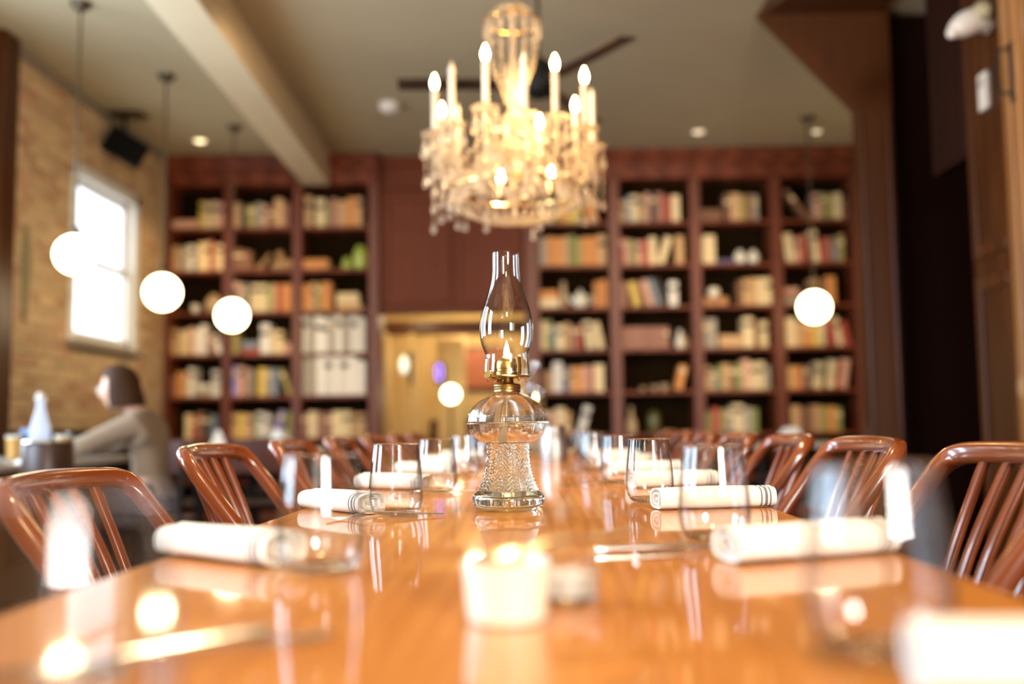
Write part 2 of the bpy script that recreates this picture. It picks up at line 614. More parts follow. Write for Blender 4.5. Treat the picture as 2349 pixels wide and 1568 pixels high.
def smooth_path(pts, n=5):
    P = [Vector(p) for p in pts]
    out = []
    for i in range(len(P) - 1):
        p0, p1, p2, p3 = P[max(i - 1, 0)], P[i], P[i + 1], P[min(i + 2, len(P) - 1)]
        for k in range(n):
            t = k / n
            out.append(0.5 * ((2 * p1) + (p2 - p0) * t + (2 * p0 - 5 * p1 + 4 * p2 - p3) * t * t + (3 * p1 - p0 - 3 * p2 + p3) * t ** 3))
    out.append(P[-1])
    return out


ORD = ['zeroth', 'first', 'second', 'third', 'fourth', 'fifth', 'sixth', 'seventh', 'eighth', 'ninth', 'tenth', 'eleventh',
       'twelfth', 'thirteenth', 'fourteenth', 'fifteenth', 'sixteenth']

# ------------------------------------------------------------------ the room
ZC = 3.57
fl = struct('floor', MB().box(-3.7, 4.3, -3.3, 12.8, -0.06, -0.012), M['dark_panel'])
x = -3.5
while x < 3.4:
    MB().box(x + .0015, x + .1425, -3.2, 9.98, -0.02, 0.0, c=.002).build('floor_board', M['floor'], fl)
    x += 0.145
struct('ceiling', MB().box(-3.7, 4.3, -3.3, 10.1, ZC, ZC + .1), M['ceiling'])
# beam: painted, runs the length of the room left of centre
_bq = [(-1.925, -3.2), (-1.585, -3.2), (-1.90, 9.58), (-2.157, 9.58)]
_b = MB()
_b.add([(a, b, 3.27) for a, b in _bq] + [(a, b, ZC) for a, b in _bq], [(0, 1, 2, 3), (4, 5, 6, 7)] + [(i, (i + 1) % 4, (i + 1) % 4 + 4, i + 4) for i in range(4)])
struct('trim_1', _b, M['beam'])

# left wall: brick beyond y 6.57, plaster with tall windows nearer than that
WX = -3.52
wl = MB()
W0, W1, WZ0, WZ1 = 7.60, 8.80, 1.62, 2.92       # the window in the brickwork
wl.box(WX - .1, WX, 6.45, W0, 0, ZC)
wl.box(WX - .1, WX, W1, 9.98, 0, ZC)
wl.box(WX - .1, WX, W0, W1, 0, WZ0)
wl.box(WX - .1, WX, W0, W1, WZ1, ZC)
wall_left = struct('wall_left', wl, M['mortar'])
# the bricks, in running bond, each a piece of its own; the ones farthest off are joined
pieces = []
z, row = 0.905, 0
while z < 3.50:
    y = 6.60 + (0.0 if row % 2 else -0.105)
    while y < 9.58:
        a, b = max(y, 6.60), min(y + .203, 9.57)
        segs = [(a, b)]
        if z + .066 > WZ0 - .07 and z < WZ1 + .08:
            segs = []
            if a < W0 - .03:
                segs.append((a, min(b, W0 - .03)))
            if b > W1 + .07:
                segs.append((max(a, W1 + .07), b))
        for (a, b) in segs:
            if b - a > .03:
                pieces.append((a, b, z))
        y += .213
    z += .0765
    row += 1
random.seed(11)
far = MB()
bm_cache = {}
pieces.sort(key=lambda p: p[0])
for i, (a, b, z) in enumerate(pieces):
    w = round(b - a, 2)
    proud = random.choice((.006, .008, .010, .012))
    if i < 296:
        red = random.random() < .3
        key = (w, proud, red)
        if key not in bm_cache:
            bm_cache[key] = MB().box(-.02, proud, -w / 2, w / 2, 0, .066, c=.005).mesh('brick', BRICK_RED if red else BRICK)
        o = bpy.data.objects.new('brick', bm_cache[key])
        C.objects.link(o)
        o.parent = wall_left
        o.location = (WX, (a + b) / 2, z)
    else:
        far.box(WX - .02, WX + proud, a, b, z, z + .066, c=.005, mi=1 if random.random() < .3 else 0)
tag(far.build('brickwork', [BRICK, BRICK_RED], wall_left), kind='stuff')
# a bare, greenish-grey patch of old render on the bricks
pm = MB()
pts = []
for k in range(20):
    t = 2 * PI * k / 20
    pts.append((0.07 * math.cos(t) * (1 + .25 * math.sin(3 * t)), 0.36 * math.sin(t) * (1 + .12 * math.cos(5 * t))))
n = len(pts)
pm.add([(WX + .006, 6.89 + a, 2.0 + b) for a, b in pts] + [(WX + .0145, 6.89 + a * .9, 2.0 + b * .95) for a, b in pts],
       [tuple(range(n, 2 * n))] + [(i, (i + 1) % n, (i + 1) % n + n, i + n) for i in range(n)])
pm.build('render_patch', plain('grey_render', (0.24, 0.20, 0.11), 0.9, var=0.2), wall_left)['label'] = 'grey-green patch of old render on the brick'

nw = MB()
ys = [(-3.3, .35), (1.45, 2.55), (3.65, 4.55), (5.65, 6.45)]
for a, b in ys:
    nw.box(WX - .1, WX, a, b, 0, ZC)
for a, b in ((.35, 1.45), (2.55, 3.65), (4.55, 5.65)):
    nw.box(WX - .1, WX, a, b, 0, 1.0)
    nw.box(WX - .1, WX, a, b, 3.0, ZC)
struct('wall_left_front', nw, M['rear_plaster'])
struct('trim_2', MB().box(WX - .02, WX + .09, 6.38, 6.585, 0, ZC, c=.008), M['panel'])
# dark wainscot under the bricks
wn_ = struct('baseboard_left', MB().box(WX - .01, WX + .035, 6.59, 9.58, 0, .88, c=.004), M['black'])
MB().box(WX - .01, WX + .055, 6.59, 9.58, .88, .905, c=.006).build('cap_rail', M['dark_panel'], wn_)
# ceiling-level moulding over the bricks
struct('trim_3', MB().box(WX - .01, WX + .04, 6.59, 9.58, 3.50, ZC, c=.01), M['grey_stone'])

# window in the bricks
win = MB()
T = .075
win.box(WX - .04, WX + .025, W0 - .03, W0 + .03, WZ0 - .03, WZ1 + .05, c=.004)
win.box(WX - .04, WX + .03, W1 - .02, W1 + T, WZ0 - .03, WZ1 + .08, c=.004)
win.box(WX - .04, WX + .03, W0 - .03, W1 + T, WZ1 - .01, WZ1 + .08, c=.004)
window = struct('window_1', win, M['white_paint'])
sm = MB()
zm = 2.27
for (a, b, c_, d) in ((W0 + .03, W0 + .075, WZ0, zm), (W1 - .075, W1 - .02, WZ0, zm), (W0 + .03, W1 - .02, WZ0, WZ0 + .06), (W0 + .03, W1 - .02, zm - .03, zm + .01)):
    sm.box(WX - .045, WX - .010, a, b, c_, d, c=.003)
sl = sm.build('lower_sash', M['white_paint'], window)
sm = MB()
for (a, b, c_, d) in ((W0 + .03, W0 + .07, zm, WZ1), (W1 - .07, W1 - .02, zm, WZ1), (W0 + .03, W1 - .02, WZ1 - .06, WZ1), (W0 + .03, W1 - .02, zm + .01, zm + .045)):
    sm.box(WX - .085, WX - .05, a, b, c_, d, c=.003)
su = sm.build('upper_sash', M['white_paint'], window)
MB().box(WX - .03, WX - .026, W0 + .07, W1 - .07, WZ0 + .05, zm - .02).build('pane', M['pane'], sl)
MB().box(WX - .07, WX - .066, W0 + .06, W1 - .06, zm + .04, WZ1 - .05).build('pane', M['pane'], su)
MB().box(WX - .02, WX + .075, W0 - .06, W1 + T + .03, WZ0 - .075, WZ0 - .02, c=.006).build('window_sill', M['grey_stone'], window)
# the outside wall of the neighbouring house is too bright to see: only sky beyond the panes

# wall behind the camera, with one small window opening
rw = MB()
rw.box(-3.6, 1.4, -3.3, -3.2, 0, ZC)
rw.box(2.3, 4.3, -3.3, -3.2, 0, ZC)
rw.box(1.4, 2.3, -3.3, -3.2, 0, 1.17)
rw.box(1.4, 2.3, -3.3, -3.2, 2.33, ZC)
struct('wall_rear', rw, M['rear_plaster'])

# right-hand side: panelled wall, dark recess, wood-clad portal
RX = 2.35
struct('wall_right', MB().box(RX, RX + .12, -3.2, 4.70, 0, ZC), M['panel'])
rp = MB()
rp.box(RX - .015, RX + .12, 4.70, 5.15, 0, ZC, c=.006)
panel_right = struct('wall_right_panel', rp, M['panel'])
for (a, b) in ((.12, 1.62), (1.72, 3.45)):
    f = MB()
    f.box(RX - .027, RX - .012, 4.72, 4.78, a, b, c=.003)
    f.box(RX - .027, RX - .012, 5.07, 5.13, a, b, c=.003)
    f.box(RX - .027, RX - .012, 4.78, 5.07, a, a + .07, c=.003)
    f.box(RX - .027, RX - .012, 4.78, 5.07, b - .07, b, c=.003)
    f.build('panel_frame', M['panel'], panel_right)
tr = MB()
tr.box(RX - .05, RX + .02, 4.35, 4.695, 0, ZC, c=.006)
for yy in (4.60, 4.53):
    tr.sweep([(RX - .052, yy, 0.0), (RX - .052, yy, ZC)], .03, .03, ref=(1, 0, 0), n=10)
struct('trim_4', tr, M['oak'])
# recess with header and door opening
struct('wall_recess', MB().box(RX + .62, RX + .72, 5.15, 6.42, 0, ZC).box(RX, RX + .72, 5.15, 5.2, 0, ZC), M['dark_panel'])
rd = MB()
rd.box(RX - .01, RX + .06, 5.20, 5.62, 2.28, ZC, c=.006)
struct('trim_5', rd, M['dark_panel'])
dd = MB()
dd.box(RX + .55, RX + .61, 5.24, 6.10, 0.0, 2.12, c=.004)
door2 = struct('door_1', dd, M['dark_panel'])
for (a, b) in ((.2, .95), (1.1, 2.0)):
    MB().box(RX + .54, RX + .552, 5.36, 5.98, a, b, c=.004).build('door_panel', M['dark_panel'], door2)
MB().ball((RX + .52, 5.33, 1.0), .028).build('door_knob', M['brass'], door2, smooth=True)
# portal: post and raking corner brace in one plane of boards
pp = MB()
pp.prism([(2.162, 0), (2.362, 0), (2.385, ZC), (1.555, ZC), (2.162, 2.915)], 6.3, 6.42)
portal = struct('wall_portal', pp, M['panel'])
MB().box(2.17, 2.19, 6.288, 6.302, 0, 2.9, c=.004).box(2.345, 2.362, 6.288, 6.302, 0, 2.9, c=.004).build('edge_bead', M['panel'], portal)
MB().box(2.36, RX + .72, 6.42, 6.5, 0, ZC).build('return_board', M['dark_panel'], portal)
struct('trim_6', MB().box(1.555, RX, 2.0, 6.3, ZC - .03, ZC - .002, c=.004), M['panel'])
# plastered wall beyond the portal
struct('wall_right_back', MB().box(3.30, 3.42, 6.5, 9.98, 0, ZC), M['plaster'])

# wall behind the bookcases, with the way through to a back room
DX0, DX1, DZ = -1.42, 0.0, 2.02
bw = MB()
bw.box(-3.6, DX0, 9.90, 10.0, 0, ZC)
bw.box(DX1, 4.3, 9.90, 10.0, 0, ZC)
bw.box(DX0, DX1, 9.90, 10.0, DZ, ZC)
struct('wall_back', bw, M['plaster'])

# back room
br = MB()
br.box(-2.2, -2.1, 10.0, 12.6, 0, 2.6)
br.box(1.2, 1.3, 10.0, 12.6, 0, 2.6)
br.box(-2.2, 1.3, 12.6, 12.7, 0, 2.6)
struct('wall_backroom', br, M['tan_wall'])
struct('ceiling_backroom', MB().box(-2.2, 1.3, 10.0, 12.7, 2.45, 2.55), M['tan_wall'])
struct('trim_7', MB().box(-2.1, 1.2, 11.1, 11.3, 1.93, 2.08, c=.01), M['panel'])
struct('trim_8', MB().box(-1.62, -1.52, 10.9, 11.2, 0, 1.93, c=.01).box(-1.30, -1.24, 11.0, 11.1, 0, 1.93, c=.01), M['tan_wall'])
point_light('back_room_light', (-.6, 11.6, 2.1), 42, (1.0, .80, .48), .12)
point_light('back_room_light', (-1.2, 10.5, 2.2), 12, (1.0, .80, .48), .10)

# ------------------------------------------------------------------ bookcases
YF, YB = 9.60, 9.90
LEVELS = [0.39, 0.805, 1.215, 1.625, 2.037, 2.447, 2.868]   # top surface of each shelf
TOPZ = 3.285


def bookcase(name, label, posts, x0, x1):
    t = thing(name, label, 'bookcase', ((x0 + x1) / 2, YF, 0))
    ox = (x0 + x1) / 2

    def L(mb, nm, m):
        mb.v = [(a - ox, b - YF, c) for a, b, c in mb.v]
        return mb.build(nm, m, t)
    for (a, b) in posts:
        L(MB().box(a, b, YF, YB - .012, 0, TOPZ + .001, c=.004).box(a + .02, b - .02, YF - .006, YF + .002, .12, TOPZ - .05, c=.003), 'upright', M['case'])
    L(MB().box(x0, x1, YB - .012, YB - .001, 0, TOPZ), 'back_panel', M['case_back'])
    for (p, q) in zip(posts, posts[1:]):
        for z in LEVELS:
            L(MB().box(p[1], q[0], YF + .012, YB - .012, z - .034, z, c=.003), 'shelf', M['shelf'])
        L(MB().box(p[1], q[0], YF + .02, YB - .012, 0.0, .10, c=.003), 'plinth', M['case'])
    f = MB()
    f.box(x0, x1, YF - .012, YB - .012, TOPZ + .001, ZC - .12, c=.004)
    L(f, 'frieze', M['shelf'])
    c = MB()
    prof = [(0, ZC - .12), (-.02, ZC - .12), (-.03, ZC - .10), (-.045, ZC - .075), (-.075, ZC - .045), (-.085, ZC - .02), (-.085, ZC - .002), (0, ZC - .002)]
    n = len(prof)
    vs = [(x0, YF - .012 + y, z) for y, z in prof] + [(x1, YF - .012 + y, z) for y, z in prof]
    fs = [(i, (i + 1) % n, (i + 1) % n + n, i + n) for i in range(n)] + [tuple(range(n)), tuple(range(2 * n - 1, n - 1, -1))]
    c.add(vs, fs)
    L(c, 'cornice', M['shelf'])
    return t


PL = [(-3.515, -3.47), (-2.95, -2.865), (-2.265, -2.18), (-1.52, -1.42)]
PR = [(0.0, .144), (.828, .934), (1.621, 1.722), (2.407, 2.512), (3.19, 3.287)]
bookcase('bookcase', 'tall mahogany bookcase of three bays between the brick wall and the doorway', PL, -3.515, -1.42)
bookcase('bookcase', 'tall mahogany bookcase of four bays past the doorway behind the chandelier', PR, 0.0, 3.287)

# panelling over the doorway: two recessed cupboard doors
t = thing('overdoor_cabinet', 'reddish brown panelled cabinet with two doors above the doorway', 'cabinet', (-.71, 9.70, 2.02))


def loc(mb, o):
    mb.v = [(a - o[0], b - o[1], c - o[2]) for a, b, c in mb.v]
    return mb


O = (-.71, 9.70, 2.02)
loc(MB().box(-1.419, -.001, 9.70, 9.899, 2.02, ZC - .002, c=.003), O).build('body', M['overdoor'], t)
for (a, b) in ((-1.40, -.72), (-.70, -.02)):
    d = loc(MB().box(a, b, 9.675, 9.702, 2.10, 3.20, c=.004), O).build('door', M['overdoor'], t)
    f = MB()
    f.box(a, a + .07, 9.655, 9.677, 2.10, 3.20, c=.004)
    f.box(b - .07, b, 9.655, 9.677, 2.10, 3.20, c=.004)
    for z in (2.10, 2.86, 3.12):
        f.box(a + .07, b - .07, 9.655, 9.677, z, z + .08, c=.004)
    loc(f, O).build('door_frame', M['overdoor'], d)
loc(MB().box(-1.419, -.001, 9.66, 9.705, 3.24, 3.30, c=.006).box(-1.419, -.001, 9.64, 9.705, ZC - .1, ZC - .002, c=.01), O).build('cornice', M['overdoor'], t)
loc(MB().box(-1.419, -.001, 9.64, 9.705, 2.02, 2.07, c=.006), O).build('bottom_rail', M['overdoor'], t)

# ------------------------------------------------------------------ books
# per compartment: colour letter + thickness in mm . height in cm, < or > lean (deg), _ gap, = flat (on its side), + flat on top of the last
SHELVES = {
    ('L', 0, 6): '=p260.9 y58.27 c50.26 _14 c58.27 p70.26',
    ('L', 1, 6): 't70.25 k60.24 l75.22 e75.25 p55.23 b60.20 t85.29 m60.24',
    ('L', 2, 6): '_15 t75.31 _30 c95.28 g40.22 m80.28 t90.26 o90.29 t60.29',
    ('L', 0, 5): 't75.25 e60.24 e50.25 w70.26 u45.20 c80.28 c70.29 r40.31 t45.27 c80.26',
    ('L', 1, 5): 'b110.21 b70.19',
    ('L', 2, 5): '=o260.10',
    ('L', 1, 4): 'p75.29 e60.28 _35 c90.27 c70.27 g45.26 t50.27 r45.27 o95.27',
    ('L', 2, 4): 'o80.26 t50.28 g40.27 o110.28 _50 =t250.7 +c220.10',
    ('L', 0, 3): 't80.25 _15 c60.23 c60.25 p45.27 w70.25 w80.29 m60.20<14 w60.19<14',
    ('L', 1, 3): 'l60.20 _30 =r180.5 +u170.7 w95.29 c60.23 c70.22 =p70.10',
    ('L', 2, 3): 'w60.36 e60.35 w70.36 w70.34 e60.37 w70.36 e70.35 w75.36 w70.34',
    ('L', 0, 2): 'b60.20 o60.24 t50.24 w60.28 _20 =e150.7 +w130.5 w85.25',
    ('L', 1, 2): 'v65.29 p55.29 m45.27 e55.26 _40 y85.27 e60.26 u65.26 l50.26<20',
    ('L', 2, 2): 'e75.36 e70.37 w75.37 w75.37 w75.37 w75.37 w80.37 w85.33',
    ('L', 0, 1): '_150 c70.24 r50.22 m60.26 k60.25 u60.23',
    ('L', 1, 1): 't65.24 y75.24 p65.23 g40.24 w70.25 w70.23 _15 v60.26>14 g60.25',
    ('L', 2, 1): 'm60.23 c85.25 m75.24 m75.24 c90.25 c85.25 t70.23 t75.23',
    ('R', 0, 6): 't70.24 c70.24 g50.23 o70.26 y100.24 y60.25 o95.30<12',
    ('R', 1, 6): 't70.22 u40.26 c80.27 t60.26 p45.29 k55.28 m75.29 r80.26 c80.26',
    ('R', 2, 6): '=b220.12 _20 b60.27 t95.27 l60.25 b60.26 e50.25',
    ('R', 3, 6): 'b45.36<38 _30 p80.26 g60.26 l60.25 c75.26 b60.21',
    ('R', 0, 5): 'e70.28 o70.29 o95.28 t55.29 g60.30 l65.27 o75.28 o75.28 t80.30',
    ('R', 1, 5): 'r35.28 p65.25 g55.24 p55.23 r65.24 c80.27 c70.27>18 _20 t80.28',
    ('R', 2, 5): 'e25.26 c115.28 =n200.4',
    ('R', 3, 5): 'c90.28<8 p50.25 r60.27 _20 c75.31<6 r65.24 m60.24 u40.20 l65.27',
    ('R', 0, 4): '=c190.9 +o180.8',
    ('R', 1, 4): 'm65.24 y70.24<12 b45.24<14 p65.26<16 u60.27<18 k55.27<20 w85.24',
    ('R', 2, 4): '_345 b50.24 t65.25 t70.26 c80.26 c60.26',
    ('R', 3, 4): '=e200.6 +m190.5 +p150.5 _60 t70.25<8 b45.24 o95.27',
    ('R', 0, 3): 'c60.28 g50.29 u40.24 c75.24 t65.26 m60.23 r45.23 c85.27<9 c75.26<12',
    ('R', 1, 3): 'm50.21 m50.21 m50.21 m50.21 m50.21 m50.21 m50.21 m50.21 m50.21',
    ('R', 2, 3): 'e65.28 e65.28 _20 =t235.12 c100.29 b55.25 c80.25',
    ('R', 3, 3): 'c110.28 t80.24 o70.24 y65.25 c60.26 r65.27<8 c55.28<10 r75.24<12',
    ('R', 0, 2): 'b60.20 t55.21 w90.29 n55.24 t65.24 o65.24 p75.25 r35.24 c100.26',
    ('R', 1, 2): '_500 o70.24>14',
    ('R', 2, 2): 't65.23 e60.20 g45.24 t65.25 b50.25 g75.25 p75.29 c80.26 c60.27 e55.23',
    ('R', 3, 2): 't75.22 o65.22 m60.22>8 _15 c85.25>9 c75.27>9 r45.25>9 p75.28>9',
    ('R', 0, 1): 'c70.22 p65.23 c90.26 t60.22 _50 w75.27>16',
    ('R', 2, 1): 'g60.20 r70.24 l70.22 e60.23 c105.27 e75.24 g60.23',
    ('R', 3, 1): '_30 t85.25 b60.24 b60.23 t80.25 l75.24 o65.24 g60.23',
}
SHELFNAME = {6: 'top', 5: 'second', 4: 'third', 3: 'fourth', 2: 'fifth', 1: 'sixth'}
book_count = 0


def book_mesh(col, w, h, d, band):
    """a bound book standing up: rounded spine towards -y, recessed pages on three sides"""
    mb = MB()
    cv = .0028
    sp = [(-w / 2, .006), (-w / 2 * .82, .0015), (0, 0), (w / 2 * .82, .0015), (w / 2, .006)]
    poly = sp + [(w / 2, d), (w / 2 - cv, d), (w / 2 - cv, .009), (-w / 2 + cv, .009), (-w / 2 + cv, d), (-w / 2, d)]
    n = len(poly)
    vs = [(a, b, 0) for a, b in poly] + [(a, b, h) for a, b in poly]
    fs = [(i, (i + 1) % n, (i + 1) % n + n, i + n) for i in range(n)]
    fs += [(0, 1, 2, 3, 4, 7, 8), (4, 5, 6, 7), (0, 8, 9, 10)]
    fs += [tuple(i + n for i in f) for f in ((0, 1, 2, 3, 4, 7, 8), (4, 5, 6, 7), (0, 8, 9, 10))]
    mb.add(vs, fs)
    mb.box(-w / 2 + cv, w / 2 - cv, .009, d - .004, .004, h - .004, mi=1)
    if band:
        z0 = h * band
        q = [(a * .99, b - .0006, z) for z in (z0, z0 + h * .14) for a, b in sp]
        mb.add(q, [(i, i + 1, i + 6, i + 5) for i in range(4)], mi=2)
    return mb.mesh('book', [M['book_' + col], M['pages'], M['book_' + ('k' if col in 'cwtyp' else 'c')]])


def fill(side, bay, lev, spec):
    global book_count
    posts = PL if side == 'L' else PR
    x0, x1 = posts[bay][1] + .004, posts[bay + 1][0] - .004
    z = LEVELS[lev] + .0006
    toks = re.findall(r'([a-z_=+])([a-z]?)(\d+)(?:\.(\d+))?([<>]\d+)?', spec)
    items = []
    for pre, c2, w, h, lean in toks:
        w = int(w) / 1000
        if pre == '_':
            items.append(('gap', None, w, 0, 0))
        elif pre in '=+':
            items.append(('flat' if pre == '=' else 'stack', c2, w, int(h) / 100, 0))
        else:
            a = math.radians(int(lean[1:])) * (-1 if lean[0] == '<' else 1) if lean else 0
            items.append(('up', pre, w, int(h) / 100, a))
    # widths along the shelf (a leaning book takes more room)
    tot, prev = 0, 0
    foot = []
    for k, c, w, h, a in items:
        if k == 'stack':
            foot.append(0)
            continue
        e = w / math.cos(a)
        # a change of lean needs the wedge of the tilted cover
        if abs(a) > 0 and abs(a - prev) > .01:
            e += abs(math.sin(a) - math.sin(prev)) * h * 1.04
        elif a == 0 and prev > .01:
            e += 0
        foot.append(e + .001)
        prev = a
        tot += foot[-1]
    free = x1 - x0 - tot
    s = 1.0
    if free < 0:
        s = (x1 - x0) / (tot + .002)
    x = x0
    prevtop = z
    nth = 0
    prev = 0
    bayname = ORD[bay + 1] + (' bay from the brick wall' if side == 'L' else ' bay past the doorway')
    for (k, c, w, h, a), e in zip(items, foot):
        w *= s
        e *= s
        if k == 'gap':
            x += e
            continue
        nth += 1
        book_count += 1
        cname = bk[c][0]
        d = random.uniform(.17, .21)
        y = YF + .03 + random.uniform(0, .02)
        where = '%s shelf, %s' % (SHELFNAME[lev], bayname)
        if k in ('flat', 'stack'):
            zz = z if k == 'flat' else prevtop
            me = book_mesh(c, h, w * .97, .2, 0)
            o = bpy.data.objects.new('book', me)
            C.objects.link(o)
            if k == 'flat':
                xs = x
                x += e
                lastx = xs
            o.rotation_euler = (0, PI / 2, 0)
            o.location = (lastx + .001, y, zz + h / 2)
            prevtop = zz + h + .001
            tag(o, '%s book lying flat, %s along the %s' % (cname, ORD[nth], where), 'book')
        else:
            me = book_mesh(c, w - .0015, min(h, .375), d, random.choice((0, 0, 0, .62, .7)))
            o = bpy.data.objects.new('book', me)
            C.objects.link(o)
            if a == 0:
                o.location = (x + e / 2, y, z)
            else:
                o.rotation_euler = (0, a, 0)
                # rest the lower edge on the shelf
                low = abs(math.sin(a)) * w / 2
                if a < 0:      # top goes left
                    cx = x + e - w / 2 * math.cos(a) - .0005
                    if abs(a - prev) < .01:
                        cx = x + e / 2
                else:
                    cx = x + w / 2 * math.cos(a) + .0005
                o.location = (cx, y, z + low)
            lw = ' leaning' if abs(a) > .2 else ''
            tag(o, '%s%s book, %s along the %s' % (cname, lw, ORD[nth], where), 'book')
            x += e
            prev = a
        o['group'] = 'books on the ' + ('bookcase beside the brick wall' if side == 'L' else 'bookcase past the doorway')


random.seed(3)
for (s_, b_, l_), spec in SHELVES.items():
    fill(s_, b_, l_, spec)
print('BOOKS', book_count)


def pot(name, label, cat, prof, m, loc_, n=28, extra=None, group=None):
    loc_ = (loc_[0], loc_[1], loc_[2] + .0006)
    t = thing(name, label, cat, loc_, group=group)
    MB().lathe(prof, n).build('body', m, t, smooth=True)
    if extra:
        for nm, mb, mm in extra:
            mb.build(nm, mm, t, smooth=True)
    return t


# ornaments between the books
YS = YF + .13
pot('vase', 'large lime green vase on the second shelf of the third bay from the brick wall', 'vase',
    [(0, 0), (.055, 0), (.068, .03), (.078, .10), (.074, .16), (.052, .205), (.036, .225), (.042, .235), (.034, .235), (.028, .22), (0, .215)], M['green_glass'], (-1.62, YS, LEVELS[5]))
pot('vase', 'small lime green vase beside the larger green one', 'vase',
    [(0, 0), (.035, 0), (.048, .03), (.050, .06), (.038, .10), (.022, .115), (.026, .125), (.019, .125), (0, .11)], M['green_glass'], (-1.755, YS, LEVELS[5]))
t = thing('carved_ornament', 'tan carved wooden bird on the second shelf beside brown books', 'ornament', (-2.40, YS, LEVELS[5] + .0006))
MB().sweep(smooth_path([(-.10, 0, .05), (-.06, 0, .055), (0, 0, .07), (.06, 0, .075), (.12, 0, .06)]), .11, .10, n=14, scale=[.35 + .65 * math.sin(PI * (i + 1) / 22.5) for i in range(21)]).build('body', M['drift'], t, smooth=True)
MB().ball((-.02, 0, .165), .042).sweep([(-.02, 0, .08), (-.02, 0, .15)], .05, n=10).build('head', M['drift'], t, smooth=True)
MB().box(-.09, .10, -.06, .06, 0, .02, c=.005).build('stand', M['drift'], t)
t = thing('driftwood', 'bent piece of pale driftwood leaning beside the carved bird', 'ornament', (-2.60, YS, LEVELS[5] + .0006))
MB().sweep(smooth_path([(-.07, 0, .032), (0, 0, .06), (.05, .0, .13), (.085, .0, .17)]), .055, .05, n=12, scale=[1 - .5 * i / 15 for i in range(16)]).build('branch', M['drift'], t, smooth=True)
MB().sweep([(.0, 0, .06), (.01, 0, .004)], .03, n=8).build('twig', M['drift'], t, smooth=True)
pot('clay_jar', 'round beige clay jar on the third shelf of the bay nearest the brick wall', 'jar',
    [(0, 0), (.06, 0), (.085, .03), (.092, .08), (.078, .13), (.045, .165), (.03, .17), (.034, .185), (.012, .19), (0, .19)], M['tan_clay'], (-3.07, YS, LEVELS[4]))
pot('cup', 'small white cup on the third shelf beside the round clay jar', 'cup',
    [(0, 0), (.025, 0), (.035, .03), (.038, .08), (.035, .08), (.03, .02), (0, .012)], M['ceramic'], (-3.25, YS - .03, LEVELS[4]),
    extra=[('handle', MB().sweep(smooth_path([(.034, 0, .065), (.058, 0, .06), (.055, 0, .03), (.032, 0, .022)]), .008, n=8), M['ceramic'])])
# right bookcase
pot('vase', 'slim tan bottle vase on the third shelf of the first bay past the doorway', 'vase',
    [(0, 0), (.036, 0), (.042, .04), (.04, .14), (.024, .19), (.02, .25), (.026, .26), (.018, .26), (0, .24)], M['tan_clay'], (.380, YS, LEVELS[4]))
tp = thing('teapot', 'cream ceramic teapot on the third shelf of the first bay past the doorway', 'teapot', (.545, YS - .02, LEVELS[4] + .0006))
MB().lathe([(0, 0), (.045, 0), (.07, .03), (.08, .075), (.068, .115), (.04, .135), (0, .135)], 28).build('body', M['ceramic'], tp, smooth=True)
MB().lathe([(.042, .134), (.036, .15), (.012, .16), (.010, .17), (.014, .18), (0, .186)], 20).build('lid', M['ceramic'], tp, smooth=True)
MB().sweep(smooth_path([(-.07, 0, .05), (-.10, 0, .08), (-.115, 0, .125)]), .026, n=10, scale=[1.2 - .6 * i / 10 for i in range(11)]).build('spout', M['ceramic'], tp, smooth=True)
MB().sweep(smooth_path([(.07, 0, .11), (.115, 0, .11), (.12, 0, .06), (.075, 0, .04)]), .014, n=8).build('handle', M['ceramic'], tp, smooth=True)
random.seed(5)
for col, wmm, x in (('o', 60, .706), ('o', 70, .775)):
    o = bpy.data.objects.new('book', book_mesh(col, wmm / 1000 - .004, .25 if x < .75 else .265, .19, 0))
    C.objects.link(o)
    o.location = (x, YF + .035, LEVELS[4] + .0006)
    tag(o, 'orange book %s beside the cream teapot, third shelf' % ('next to the upright' if x > .75 else 'standing nearest'), 'book', 'books on the bookcase past the doorway')
for i, x in enumerate((2.12, 2.25)):
    pot('ginger_jar', ('round cream jar on the second shelf next to the flat navy book', 'round cream jar nearest the upright on the second shelf')[i], 'jar',
        [(0, 0), (.035, 0), (.055, .03), (.06, .065), (.05, .10), (.03, .112), (.033, .12), (.026, .135), (0, .14)], M['ceramic'], (x, YS - .02, LEVELS[5]))
t = thing('trinket_box', 'flat orange wooden box on the third shelf of the third bay past the doorway', 'box', (1.86, YS, LEVELS[4] + .0006))
MB().box(-.115, .115, -.08, .08, 0, .055, c=.004).build('body', M['box'], t)
MB().box(-.12, .12, -.085, .085, .056, .082, c=.006).build('lid', M['box'], t)
pot('pot', 'small round cream pot standing on the flat orange wooden box', 'pot',
    [(0, 0), (.04, 0), (.058, .025), (.06, .07), (.048, .095), (.02, .105), (0, .107)], M['ceramic'], (1.855, YS, LEVELS[4] + .0825))
pot('vase', 'small cream vase at the end of the maroon volumes', 'vase',
    [(0, 0), (.032, 0), (.046, .04), (.044, .08), (.02, .13), (.018, .17), (.026, .18), (.016, .18), (0, .15)], M['ceramic'], (1.505, YS - .05, LEVELS[3]))
pot('gourd', 'round golden gourd on the shelf end beside the maroon volumes', 'ornament',
    [(0, 0), (.03, 0), (.05, .03), (.052, .07), (.035, .105), (.012, .12), (.01, .15), (.014, .16), (0, .165)], M['tan_clay'], (1.558, YS + .04, LEVELS[3]))
